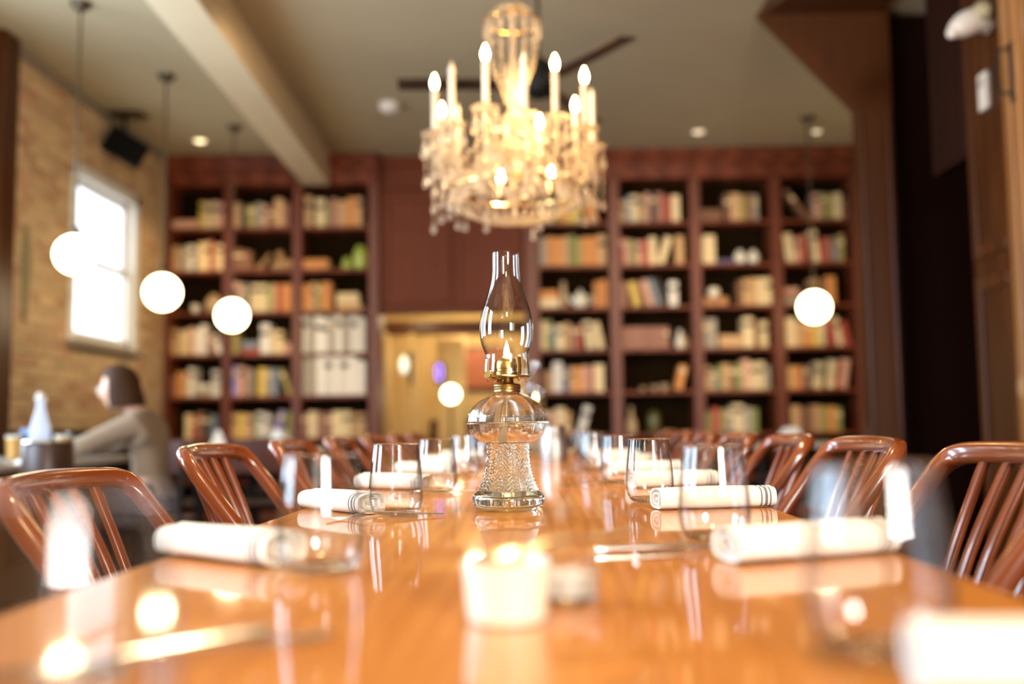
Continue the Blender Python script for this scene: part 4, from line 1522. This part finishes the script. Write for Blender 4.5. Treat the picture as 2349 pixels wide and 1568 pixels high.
ARMS = [(-18, 1), (8, 0), (30, 1), (60, 1), (95, 0), (126, 1), (160, 1), (-158, 0), (-132, 0), (-112, 1), (-74, 1), (-46, 0)]
RA = .355
tips = []
for k, (deg, lit) in enumerate(ARMS):
    a = math.radians(deg)
    ux, uy = math.sin(a), -math.cos(a)
    lift = (.035, 0, .0, -.01, -.03, -.01, -.05, 0, -.02, -.05, 0, 0)[k]

    def U(r, z):
        return (ux * r, uy * r, z)
    zb = 2.155 + lift
    arm = MB().sweep(smooth_path([U(.04, 2.09), U(.10, 2.13), U(.16, 2.08), U(.21, 1.99), U(.28, 1.965), U(.335, 2.02), U(RA, 2.09), U(RA, zb - .02)], 5), .016, n=8, ref=(-uy, ux, 0)).build('arm', M['crystal'], ch, smooth=True)
    MB().lathe([(0, -.022), (.012, -.02), (.016, -.005), (.05, .004), (.056, .012), (.05, .010), (.016, .006), (.016, .03), (0, .03)], 20, center=U(RA, zb), mod=lambda th, i, r, z: r * (1 + (.10 * math.cos(10 * th) if i in (3, 4, 5) else 0))).build('bobeche', M['crystal'], arm, smooth=True)
    MB().lathe([(0, .03), (.0125, .03), (.0125, .205), (.010, .21), (0, .21)], 14, center=U(RA, zb)).build('candle_sleeve', M['candle_sleeve'], arm, smooth=True)
    MB().lathe([(0, .208), (.008, .208), (.009, .215), (.0135, .228), (.0145, .238), (.011, .252), (.0055, .266), (.0018, .276), (0, .278)], 14, center=U(RA, zb)).build('bulb', M['bulb_on'] if lit else M['bulb_off'], arm, smooth=True)
    d = MB()
    for j in range(6):
        b = 2 * PI * j / 6 + .3
        c0 = (ux * RA + .050 * math.cos(b), uy * RA + .050 * math.sin(b), zb + .004)
        octa(d, (c0[0], c0[1], c0[2] - .008), .006, .014)
        octa(d, (c0[0], c0[1], c0[2] - .026), .007, .016)
        pendalogue(d, (c0[0], c0[1], c0[2] - .036), .014, .055 + .02 * (j % 2))
    for j in range(4):
        b = 2 * PI * j / 4 + .1
        c0 = (ux * (RA + .004) + .036 * math.cos(b), uy * (RA + .004) + .036 * math.sin(b))
        ln = int(9 + 3 * ((j + k) % 3))
        for q in range(ln):
            octa(d, (c0[0], c0[1], zb - .012 - q * .0175), .0075, .0165)
        pendalogue(d, (c0[0], c0[1], zb - .012 - ln * .0175), .013, .06)
    tag(d.build('crystal_drops', M['crystal'], arm), kind='stuff')
    tips.append((ux, uy, zb))
# swags of beads between the arms, from the crown to the arms and round the lower basket
for k in range(12):
    u1, v1, z1 = tips[k]
    u2, v2, z2 = tips[(k + 1) % 12]
    mid = ((u1 + u2) / 2 * RA * .95, (v1 + v2) / 2 * RA * .95, min(z1, z2) - .12)
    tag(strand([(u1 * RA, v1 * RA, z1), mid, (u2 * RA, v2 * RA, z2)]).build('bead_swag', M['crystal'], ch), kind='stuff')
    a = 2 * PI * k / 12
    ca, sa = math.cos(a), math.sin(a)
    tag(strand([(.118 * ca, .118 * sa, 2.70), (.10 * ca, .10 * sa, 2.52), (.055 * ca, .055 * sa, 2.40), (.03 * ca, .03 * sa, 2.33)], .009, .021).build('crown_strand', M['crystal'], ch), kind='stuff')
    tag(strand([(.02 * ca, .02 * sa, 2.765), (.07 * ca, .07 * sa, 2.755), (.118 * ca, .118 * sa, 2.70)], .009, .021).build('crown_strand', M['crystal'], ch), kind='stuff')
    tag(strand([(.05 * ca, .05 * sa, 2.26), (.16 * ca, .16 * sa, 2.13), (.25 * ca, .25 * sa, 2.05), (.30 * ca, .30 * sa, 1.93)], .008, .020).build('bead_swag', M['crystal'], ch), kind='stuff')
for k in range(20):
    a = 2 * PI * k / 20
    ca, sa = math.cos(a), math.sin(a)
    tag(strand([(.285 * ca, .285 * sa, 1.925), (.255 * ca, .255 * sa, 1.865), (.19 * ca, .19 * sa, 1.825), (.10 * ca, .10 * sa, 1.80), (.025 * ca, .025 * sa, 1.795)], .009, .020).build('basket_strand', M['crystal'], ch), kind='stuff')
MB().sweep([(.287 * math.cos(a), .287 * math.sin(a), 1.93) for a in [2 * PI * i / 48 for i in range(49)]], .012, n=8, ref=(0, 0, 1), caps=False).build('basket_ring', M['bright_brass'], ch, smooth=True)
MB().sweep([(.120 * math.cos(a), .120 * math.sin(a), 2.70) for a in [2 * PI * i / 32 for i in range(33)]], .010, n=8, ref=(0, 0, 1), caps=False).build('crown_ring', M['bright_brass'], ch, smooth=True)
dr = MB()
for k in range(20):
    a = 2 * PI * (k + .5) / 20
    for (r, z) in ((.287, 1.915),):
        pendalogue(dr, (r * math.cos(a), r * math.sin(a), z), .014, .06)
for k in range(14):
    a = 2 * PI * (k + .5) / 14
    pendalogue(dr, (.12 * math.cos(a), .12 * math.sin(a), 2.69), .014, .065)
    pendalogue(dr, (.11 * math.cos(a), .11 * math.sin(a), 2.085), .014, .065)
    pendalogue(dr, (.20 * math.cos(a), .20 * math.sin(a), 2.02), .015, .07)
pendalogue(dr, (0, 0, 1.86), .022, .085)
tag(dr.build('crystal_drops', M['crystal'], ch), kind='stuff')
point_light('chandelier_light', (CH[0] + .05, CH[1], 2.36), 24, (1.0, .60, .24), .14)
# lit bulbs low inside the basket
for k, (dx, dy, z) in enumerate(((-.055, -.16, 1.93), (.16, -.12, 1.955))):
    MB().lathe([(0, 0), (.010, 0), (.0135, .014), (.0145, .024), (.011, .038), (.005, .05), (0, .056)], 14, center=(dx, dy, z)).build('bulb', M['bulb_on'], ch, smooth=True)
    MB().lathe([(0, -.06), (.012, -.06), (.012, .002), (0, .002)], 12, center=(dx, dy, z)).build('bulb_socket', M['bright_brass'], ch, smooth=True)

# ------------------------------------------------------------------ ceiling fan behind the chandelier
fan = thing('ceiling_fan', 'dark wooden ceiling fan half hidden behind the chandelier', 'fan', (.10, 5.8, 0))
MB().lathe([(0, 3.50), (.05, 3.505), (.06, ZC), (0, ZC)], 20).build('ceiling_mount', M['bronze'], fan, smooth=True)
MB().lathe([(0, 3.08), (.012, 3.08), (.012, 3.51), (0, 3.51)], 12).build('down_rod', M['bronze'], fan, smooth=True)
MB().lathe([(0, 2.84), (.05, 2.845), (.09, 2.88), (.10, 2.95), (.09, 3.03), (.04, 3.08), (0, 3.085)], 28).build('motor', M['black'], fan, smooth=True)
for deg in (183, 303, 63):
    a = math.radians(deg)
    ca, sa = math.cos(a), math.sin(a)
    R = Matrix.Rotation(a, 4, 'Z') @ Matrix.Translation((0, 0, 2.925)) @ Matrix.Rotation(math.radians(9), 4, 'X')
    b = MB().box(.17, .84, -.065, .065, -.006, .006, c=.003, mat=R).build('blade', M['fan'], fan)
    MB().box(.07, .22, -.025, .025, -.012, -.002, c=.003, mat=R).build('blade_bracket', M['bronze'], b)

# ------------------------------------------------------------------ globe pendants
PEND = [((-2.755, 6.00, 1.975), .118, 'glowing white globe pendant hanging in front of the window'), ((-2.69, 7.30, 1.915), .131, 'glowing white globe pendant beside the brick wall corner'),
        ((-2.555, 8.60, 1.885), .135, 'glowing white globe pendant before the upright of the three-bay bookcase'), ((2.505, 8.60, 1.887), .135, 'glowing white globe pendant near the wood-clad post')]
for (lc, r, lab) in PEND:
    t = thing('globe_pendant', lab, 'lamp', lc, group='globe pendant lamps')
    MB().ball((0, 0, 0), r, 32, 20).build('globe', M['globe'], t, smooth=True)
    MB().lathe([(0, r - .004), (.034, r - .004), (.036, r + .03), (.02, r + .05), (.008, r + .07), (0, r + .07)], 20).build('fitter', M['bronze'], t, smooth=True)
    top = ZC - lc[2]
    MB().lathe([(0, r + .06), (.0075, r + .06), (.0075, top - .05), (0, top - .05)], 10).build('stem', M['bronze'], t, smooth=True)
    MB().lathe([(0, top - .055), (.03, top - .052), (.06, top - .022), (.065, top - .001), (0, top - .001)], 24).build('canopy', M['bronze'], t, smooth=True)

# ceiling fittings
for nm, lab, cat, (x, y), r, m in (
        ('downlight', 'round warm recessed ceiling light beside the beam', 'light', (-3.0, 9.03), .052, M['globe_day']),
        ('downlight', 'round pale recessed ceiling light before the four-bay bookcase', 'light', (1.62, 9.0), .055, M['dim_lamp']),
        ('downlight', 'small pale recessed ceiling light above the globe near the post', 'light', (2.72, 9.05), .040, M['dim_lamp'])):
    t = thing(nm, lab, cat, (x, y, ZC))
    MB().lathe([(r, -.001), (r + .014, -.004), (r + .018, -.001)], 28).build('ring', M['white_plastic'], t, smooth=True)
    MB().lathe([(0, -.018), (r * .6, -.014), (r, -.001)], 24).build('lens', m, t, smooth=True)
t = thing('smoke_detector', 'round white smoke detector on the ceiling left of the chandelier', 'detector', (-1.10, 8.05, ZC))
MB().lathe([(0, -.075), (.05, -.074), (.075, -.06), (.085, -.03), (.085, -.002), (0, -.002)], 28).build('body', M['white_plastic'], t, smooth=True)
MB().lathe([(.0, -.08), (.03, -.08), (.03, -.07), (0, -.07)], 20).build('grille', M['white_plastic'], t, smooth=True)

# loudspeaker in the corner above the window
sp_ = thing('loudspeaker', 'black loudspeaker tilted down in the ceiling corner above the window', 'speaker', (-3.36, 8.20, 3.28))
R = Matrix.Rotation(.55, 4, 'Z') @ Matrix.Rotation(.48, 4, 'Y') @ Matrix.Rotation(.30, 4, 'X')
MB().box(-.17, .17, -.11, .11, -.115, .115, c=.015, mat=R).build('cabinet', M['black'], sp_)
MB().box(-.155, .155, -.12, -.108, -.10, .10, c=.005, mat=R).build('grille', plain('speaker_cloth', (.006, .0055, .005), .9, bump=.4, spec=.1), sp_)
MB().sweep([(0, 0, .08), (-.02, .03, .285)], .03, n=10).build('bracket', M['black'], sp_, smooth=True)
MB().box(-.12, .16, -.09, .12, .275, .289, c=.004).build('mounting_plate', M['bronze'], sp_)

# things on the dark wall to the right
t = thing('thermostat', 'flat off-white thermostat on the brown panelled wall', 'thermostat', (RX - .0155, 4.91, 2.54))
MB().box(-.028, 0, -.045, .045, -.095, .095, c=.006).build('housing', M['white_plastic'], t)
MB().box(-.031, -.027, -.03, .03, .02, .07, c=.002).build('display', plain('grey_display', (.45, .42, .36), .3), t)
t = thing('security_camera', 'beige dome security camera on the brown panelled wall', 'camera', (RX - .02, 4.84, 2.87))
MB().lathe([(0, 0), (.055, 0), (.06, .012), (.05, .03), (0, .032)], 24).build('wall_base', M['white_plastic'], t, smooth=True).rotation_euler = (0, -PI / 2, 0)
bd = MB().sweep(smooth_path([(-.02, 0, .01), (-.09, -.02, .0), (-.17, -.045, -.045), (-.205, -.055, -.07)], 5), .125, .125, n=20, scale=[1.0] * 8 + [1 - .07 * i for i in range(8)])
bd.build('body', M['white_plastic'], t, smooth=True)
MB().ball((-.06, -.062, .028), .052, 20, 14).build('dome', plain('smoked_beige_dome', (.35, .29, .17), .3), t, smooth=True)
MB().ball((-.212, -.058, -.076), .028, 16, 10).build('lens_hood', M['white_plastic'], t, smooth=True)
t = thing('coat_hook', 'curved black iron hook on the golden oak trim', 'hook', (RX - .0605, 4.555, 2.50))
MB().sweep(smooth_path([(-.005, 0, .13), (-.035, .035, .13), (-.05, .06, .06), (-.05, .06, 0), (-.04, .04, -.07), (-.005, 0, -.09)], 6), .012, n=8).build('hook', M['black'], t, smooth=True)
MB().box(-.008, .008, -.02, .02, -.13, .16, c=.003).build('back_plate', M['black'], t)

# ------------------------------------------------------------------ side table by the window, the woman and her drinks


def side_table(label, loc_, sx, sy, rz=0):
    t = thing('side_table', label, 'table', loc_, rz, 'small tables along the room')
    MB().box(-sx, sx, -sy, sy, .715, .75, c=.006).build('tabletop', M['side_top'], t)
    MB().lathe([(0, .0), (.20, .0), (.20, .012), (.05, .035), (.032, .06), (.03, .69), (.10, .714), (0, .714)], 24).build('pedestal', M['black'], t, smooth=True)
    return t


def side_chair(label, loc_, rz):
    """dark frame with a red-brown panel back; faces local +y"""
    t = thing('side_chair', label, 'chair', loc_, rz, 'panel-backed chairs at the small tables')
    MB().box(-.20, .20, -.19, .20, .385, .42, c=.012).build('seat', M['leather'], t)
    MB().box(-.185, .185, -.235, -.215, .60, .83, c=.008).build('back_panel', M['dark_chair'], t)
    for sx in (-1, 1):
        MB().sweep([(sx * .18, -.20, 0), (sx * .18, -.20, .40), (sx * .18, -.225, .82)], .03, .028, n=8, power=4, ref=(0, 1, 0)).build('rear_post', M['black'], t)
        MB().sweep([(sx * .17, .17, 0), (sx * .17, .17, .39)], .03, .03, n=8, power=4, ref=(0, 1, 0)).build('leg', M['black'], t)
        MB().box(sx * .175 - .009, sx * .175 + .009, -.19, .16, .20, .225, c=.003).build('stretcher', M['black'], t)
    return t


PX, PY = -2.06, 5.40
side_table('pale square table before the brick wall where the woman sits', (-2.84, 5.12, 0), .52, .80)
side_chair('panel-backed chair the woman is sitting on', (PX + .04, PY, 0), PI / 2)
side_table('small table before the three-bay bookcase', (-2.05, 7.45, 0), .62, .42)
side_table('small table before the four-bay bookcase', (1.75, 7.5, 0), .6, .4)
for i, (x, y, rz, lab) in enumerate(((-2.38, 6.85, 0, 'panel-backed chair at the bookcase table, nearer the brick wall'), (-1.78, 6.83, 0, 'panel-backed chair at the bookcase table, nearer the long table'),
                                      (-2.05, 8.08, PI, 'panel-backed chair behind the bookcase table'), (1.55, 8.1, PI, 'panel-backed chair behind the table near the post'))):
    side_chair(lab, (x, y, 0), rz)

# tableware on the small tables
pw = [(0, 0), (.05, 0), (.06, .004), (.10, .016), (.102, .019), (.06, .009), (0, .007)]
for i, (x, y, lab) in enumerate(((-2.45, 7.28, 'white plate on the table before the three-bay bookcase, nearer the brick wall'), (-2.52, 4.60, 'white plate at the near end of the window table'), (-2.98, 4.75, 'white plate by the wall side of the window table'))):
    t = thing('plate', lab, 'plate', (x, y, .7503))
    MB().lathe(pw, 32).build('dish', M['ceramic'], t, smooth=True)


def folded(label, loc_, rz, s=1.0, tall=.07):
    t = thing('folded_napkin', label, 'napkin', loc_, rz)
    p = [(-.07 * s, 0), (.07 * s, 0), (.012 * s, tall), (-.012 * s, tall)]
    mb = MB()
    mb.prism(p, -.05 * s, .05 * s)
    mb.build('cloth', M['napkin'], t)
    MB().prism([(-.066 * s, .001), (.066 * s, .001), (.004, tall * .8), (-.004, tall * .8)], -.058 * s, -.0505 * s).build('inner_fold', M['napkin'], t)
    return t


folded('white folded napkin standing on the bookcase table beside the plate', (-2.23, 7.2, .7503), .3, 1.0, .14)
folded('white folded napkin standing on the bookcase table, nearest the long table', (-1.78, 7.22, .7503), -.2, 1.3, .14)
folded('white folded napkin on the table near the post', (1.92, 7.3, .7503), .1, 1.6, .11)
folded('white folded napkin on the window table by the woman', (-2.36, 4.74, .7503), .8, 1.0, .03)

t = thing('water_bottle', 'frosted glass bottle with swing stopper on the window table', 'bottle', (-2.475, 5.05, .7503))
MB().lathe([(0, 0), (.044, 0), (.049, .006), (.050, .02), (.050, .135), (.046, .165), (.036, .205), (.024, .25), (.0185, .285), (.0175, .305), (.0195, .312), (.0175, .318), (0, .318)], 32).build('body', M['water_bottle'], t, smooth=True)
MB().lathe([(0, .318), (.0155, .318), (.0165, .328), (.012, .338), (0, .339)], 20).build('stopper', M['white_plastic'], t, smooth=True)
MB().sweep(smooth_path([(.021, 0, .295), (.026, 0, .315), (.012, 0, .342), (-.012, 0, .342), (-.026, 0, .315), (-.021, 0, .295)], 4), .003, n=6).build('wire_bail', M['steel'], t, smooth=True)
lb = MB()
lb.add([(.0506 * math.cos(-PI / 2 + a), .0506 * math.sin(-PI / 2 + a), z) for z in (.04, .11) for a in [(-.5 + i / 8) for i in range(9)]], [(i, i + 1, i + 10, i + 9) for i in range(8)])
lb.build('label', M['paper_label'], t, smooth=True)


def beer(label, loc_):
    t = thing('beer_glass', label, 'glass', loc_, group='beer glasses on the window table')
    MB().lathe([(0, 0), (.030, 0), (.032, .006), (.043, .145), (.0415, .145), (.0305, .010), (0, .010)], 28).build('glass', M['glass'], t, smooth=True)
    MB().lathe([(0, .0105), (.0300, .0105), (.0385, .112), (0, .112)], 28).build('beer', M['beer'], t, smooth=True)
    MB().lathe([(0, .1125), (.0385, .1125), (.0395, .128), (0, .130)], 28).build('foam', M['foam'], t, smooth=True)
    return t


beer('pint of golden beer in front of the woman', (-2.30, 4.93, .7503))
beer('pint of pale beer on the far side of the glass bottle', (-2.575, 4.99, .7503))
t = thing('tablet_menu', 'dark menu card with a blue top edge standing behind the bottle', 'menu', (-2.57, 5.165, .7503))
MB().box(-.06, .06, -.004, .004, 0, .16, c=.002).box(-.05, .05, -.03, .03, 0, .006, c=.002).build('card', M['black'], t)
MB().box(-.06, .06, -.006, .005, .13, .162, c=.002).build('top_band', plain('blue_band', (.16, .26, .48), .4), t)
t = thing('ice_bucket', 'dark brown round ice bucket with a bright metal rim', 'bucket', (-2.145, 4.455, 0))
MB().lathe([(0, .70), (.10, .70), (.112, .705), (.108, .835), (.104, .842), (.095, .842), (.092, .72), (0, .71)], 36).build('body', M['leather'], t, smooth=True)
MB().lathe([(.092, .842), (.108, .842), (.110, .851), (.105, .857), (.094, .855)], 36, close=True).build('rim', M['steel'], t, smooth=True)
MB().lathe([(0, 0), (.16, 0), (.16, .015), (.03, .04), (.02, .06), (.02, .66), (.06, .699), (0, .699)], 24).build('stand', M['black'], t, smooth=True)

# ---- the woman


def skin_mesh(joints, edges, subdiv=2):
    """grow a tapering surface along a skeleton (Skin + Subdivision), return the evaluated mesh"""
    me = bpy.data.meshes.new('skeleton')
    names = list(joints)
    me.from_pydata([joints[k][0] for k in names], [(names.index(a), names.index(b)) for a, b in edges], [])
    o = bpy.data.objects.new('skeleton', me)
    C.objects.link(o)
    md = o.modifiers.new('skin', 'SKIN')
    md.use_smooth_shade = True
    lay = me.skin_vertices[0].data if me.skin_vertices else None
    if lay is None:
        bpy.context.view_layer.objects.active = o
        bpy.context.view_layer.update()
        lay = me.skin_vertices[0].data
    for i, k in enumerate(names):
        r = joints[k][1]
        lay[i].radius = r if isinstance(r, tuple) else (r, r)
    lay[0].use_root = True
    sd = o.modifiers.new('sub', 'SUBSURF')
    sd.levels = sd.render_levels = subdiv
    bpy.context.view_layer.update()
    dg = bpy.context.evaluated_depsgraph_get()
    out = bpy.data.meshes.new_from_object(o.evaluated_get(dg), depsgraph=dg)
    bpy.data.objects.remove(o)
    return out


def remesh(parts, voxel, name):
    """join meshes and fuse them into one continuous surface"""
    b = bmesh.new()
    for p in parts:
        b.from_mesh(p)
    me = bpy.data.meshes.new(name)
    b.to_mesh(me)
    b.free()
    o = bpy.data.objects.new(name, me)
    C.objects.link(o)
    md = o.modifiers.new('r', 'REMESH')
    md.mode = 'VOXEL'
    md.voxel_size = voxel
    sm_ = o.modifiers.new('s', 'SMOOTH')
    sm_.iterations = 3
    sm_.factor = .5
    bpy.context.view_layer.update()
    dg = bpy.context.evaluated_depsgraph_get()
    out = bpy.data.meshes.new_from_object(o.evaluated_get(dg), depsgraph=dg)
    bpy.data.objects.remove(o)
    out.polygons.foreach_set('use_smooth', [True] * len(out.polygons))
    return out


# local frame: she faces +y, seat centre at the origin, z from the floor
def head_verts():
    mb = MB()
    mb.ball((0, 0, 0), 1.0, 48, 36)
    out = []
    for x, y, z in mb.v:
        X, Y, Z = x * .074, y * .094, z * .118
        if z < 0:                       # jaw narrows and comes forward
            k = -z
            X *= 1 - .30 * k ** 1.4
            if y > 0:
                Y *= 1 - .10 * k
            else:
                Y *= 1 - .42 * k
        # flat face
        if y > .3:
            Y -= .010 * (y - .3)
        f = max(0, y)

        def bump(cx, cz, rx, rz, h):
            return h * math.exp(-((X - cx) / rx) ** 2 - ((Z - cz) / rz) ** 2) * f
        Y += bump(0, -.018, .011, .020, .024) + bump(0, .000, .008, .022, .012)      # nose
        Y += bump(0, -.088, .020, .016, .012)                                          # chin
        Y += bump(0, -.054, .022, .006, .006) + bump(0, -.063, .020, .006, .006)       # lips
        Y += bump(0, .028, .05, .010, .006)                                            # brow
        for s in (-1, 1):
            Y -= bump(s * .031, .008, .015, .011, .010)                                # eye sockets
            Y += bump(s * .042, -.022, .018, .018, .006)                               # cheeks
        out.append((X, Y, Z))
    mb.v = out
    return mb


HD = Vector((0, .165, 1.150))
HR = Matrix.Rotation(math.radians(-6), 3, 'X')


def place_head(mb):
    mb.v = [tuple(HR @ Vector(v) + HD) for v in mb.v]
    return mb


hm = place_head(head_verts())
ears = MB()
for s in (-1, 1):
    ears.ball((s * .074, -.008, -.005), .026, 12, 10, sq=(.35, .7, 1.15))
place_head(ears)
J = {'pelvis': ((0, -.03, .575), (.145, .092)), 'waist': ((0, -.035, .69), (.118, .085)), 'chest': ((0, -.015, .84), (.138, .095)), 'upper': ((0, .015, .965), (.112, .072)),
     'neck0': ((0, .055, 1.025), (.052, .050)), 'neck1': ((0, .10, 1.065), (.048, .048)), 'skull': ((0, .14, 1.11), (.05, .05))}
E = [('pelvis', 'waist'), ('waist', 'chest'), ('chest', 'upper'), ('upper', 'neck0'), ('neck0', 'neck1'), ('neck1', 'skull')]
for s, nm in ((-1, 'a'), (1, 'b')):
    J.update({'sh' + nm: ((s * .150, .025, .955), .060), 'el' + nm: ((s * .215, .265, .843), .042), 'fa' + nm: ((s * .165, .38, .838), .036), 'wr' + nm: ((s * .085, .485, .826), .028),
              'hip' + nm: ((s * .085, .02, .562), .070), 'kn' + nm: ((s * .10, .38, .54), .062), 'ca' + nm: ((s * .10, .37, .32), .050), 'an' + nm: ((s * .10, .33, .115), .036), 'to' + nm: ((s * .11, .44, .070), .030)})
    E += [('upper', 'sh' + nm), ('sh' + nm, 'el' + nm), ('el' + nm, 'fa' + nm), ('fa' + nm, 'wr' + nm), ('pelvis', 'hip' + nm), ('hip' + nm, 'kn' + nm), ('kn' + nm, 'ca' + nm), ('ca' + nm, 'an' + nm), ('an' + nm, 'to' + nm)]
body_sk = skin_mesh(J, E)
hands = MB()
for s in (-1, 1):
    w = Vector((s * .085, .485, .826))
    d = Vector((-s * .55, .83, -.05)).normalized()
    side = Vector((d.y, -d.x, 0)).normalized() * s      # towards the thumb
    pc = w + d * .045
    hands.sweep([w - d * .02, w + d * .02, w + d * .055, w + d * .085], .072, .028, ref=(0, 0, 1), n=14, scale=[.75, .9, 1.05, 1.0])
    for i, ln in enumerate((.062, .070, .066, .052)):
        b = w + d * .078 + side * (.027 - .018 * i)
        p = [b - d * .01, b + d * ln * .4 + Vector((0, 0, .006)), b + d * ln * .75 + Vector((0, 0, .0)), b + d * ln + Vector((0, 0, -.012))]
        hands.sweep(smooth_path(p, 3), .0165, .016, ref=(0, 0, 1), n=10, scale=[1.05 - .035 * q for q in range(10)])
    b = w + d * .025 + side * .026
    p = [b, b + side * .022 + d * .022, b + side * .03 + d * .045, b + side * .028 + d * .062]
    hands.sweep(smooth_path(p, 3), .019, .018, ref=(0, 0, 1), n=10, scale=[1.1 - .035 * q for q in range(10)])
parts = [body_sk, hm.mesh('h', M['skin']), ears.mesh('e', M['skin']), hands.mesh('hh', M['skin'])]
woman_mesh = remesh(parts, .0062, 'woman_body')
woman_mesh.materials.clear()
woman_mesh.materials.append(M['skin'])
woman = bpy.data.objects.new('person', woman_mesh)
C.objects.link(woman)
woman.location = (PX, PY, -.03)
woman.rotation_euler = (0, 0, PI / 2)
tag(woman, 'seated woman with brown bob and taupe sweater leaning on the window table', 'person')
# sweater and trousers follow the body a little outside it
JS = {k: (v[0], tuple(q + .016 for q in (v[1] if isinstance(v[1], tuple) else (v[1], v[1])))) for k, v in J.items()}
JS['neck0'] = ((0, .045, 1.018), (.066, .062))
keep = ['waist', 'pelvis', 'chest', 'upper', 'neck0', 'sha', 'ela', 'faa', 'shb', 'elb', 'fab']
JW = {k: JS[k] for k in keep}
for s, nm in ((-1, 'a'), (1, 'b')):
    JW['cu' + nm] = ((s * .105, .46, .831), (.040, .040))
E2 = [e for e in E if e[0] in JW and e[1] in JW] + [('faa', 'cua'), ('fab', 'cub')]
sw = remesh([skin_mesh(JW, E2)], .008, 'sweater')
sw.materials.clear()
sw.materials.append(M['sweater'])
o = bpy.data.objects.new('sweater', sw)
C.objects.link(o)
o.parent = woman
JT = {k: JS[k] for k in ['pelvis', 'hipa', 'kna', 'caa', 'ana', 'hipb', 'knb', 'cab', 'anb']}
JT['pelvis'] = ((0, -.03, .58), (.153, .102))
trs = remesh([skin_mesh(JT, [e for e in E if e[0] in JT and e[1] in JT])], .009, 'trousers')
trs.materials.clear()
trs.materials.append(M['trousers'])
o = bpy.data.objects.new('trousers', trs)
C.objects.link(o)
o.parent = woman
sh = MB()
for s in (-1, 1):
    sh.sweep(smooth_path([(s * .10, .29, .075), (s * .105, .35, .073), (s * .11, .43, .068), (s * .112, .49, .064)], 3), .095, .07, ref=(0, 0, 1), n=14, power=2.6)
sh.build('shoes', M['leather'], woman, smooth=True)
# hair: a bob, parted, swept behind the face, down to the collar
hb = MB()
hb.ball((0, 0, 0), 1.0, 64, 40)
hv = []
for x, y, z in hb.v:
    ang = math.atan2(x, y)
    q = math.sqrt(max(1e-6, x * x + y * y))
    if z >= 0:
        X, Y, Z = x * .094, y * .112 - .010, z * .132 + .006
    else:                               # falls straight to the collar, a little flared
        k = min(1.0, -z * 1.15)
        fl_ = (1 + .10 * k - .16 * max(0.0, k - .6) ** 1.0) * (1.0 if z > -.93 else 1 - (-.93 - z) * 8)
        X, Y, Z = x / q * .094 * fl_, y / q * .112 * fl_ - .010 - .012 * k, -k * .108 + .006
    # open the face below the hairline
    if z < .60:
        o_ = max(0.0, min(1.0, (math.cos(ang) + .02) / .40)) * max(0.0, min(1.0, (.60 - z) / .22))
        Y -= o_ * max(0.0, Y - .018)
        X *= 1 - .05 * o_
    amp = .0026 * math.sin(ang * 22 + 2 * math.sin(z * 5)) + .0015 * math.sin(ang * 47)
    ln = math.sqrt(X * X + Y * Y) + 1e-6
    X += X / ln * amp
    Y += Y / ln * amp
    hv.append((X, Y, Z))
hb.v = hv
place_head(hb)
hb.build('hair', M['hair'], woman, smooth=True, ang=70)
for s in (-1, 1):
    e = place_head(MB().ball((s * .031, .079, .008), .0115, 14, 10)).build('eye', M['eye'], woman, smooth=True)
    place_head(MB().ball((s * .031, .0875, .008), .0052, 10, 8, sq=(1, .6, 1))).build('iris', M['iris'], e, smooth=True)
place_head(MB().sweep(smooth_path([(-.022, .086, -.058), (-.010, .094, -.055), (0, .0955, -.057), (.010, .094, -.055), (.022, .086, -.058)], 4), .009, .006, ref=(0, 1, 0), n=8)).build('lips', M['lips'], woman, smooth=True)
gl = MB()
for s in (-1, 1):
    gl.sweep([(s * .032 + .023 * math.cos(a), .102 - .004 * abs(math.cos(a)), .006 + .018 * math.sin(a)) for a in [2 * PI * i / 24 for i in range(25)]], .0028, n=6, ref=(0, 1, 0), caps=False)
    gl.sweep(smooth_path([(s * .055, .098, .010), (s * .074, .06, .012), (s * .078, -.005, .008)], 4), .0028, n=6)
gl.sweep([(-.009, .102, .010), (0, .106, .012), (.009, .102, .010)], .0028, n=6)
place_head(gl).build('eyeglasses', M['steel'], woman, smooth=True)
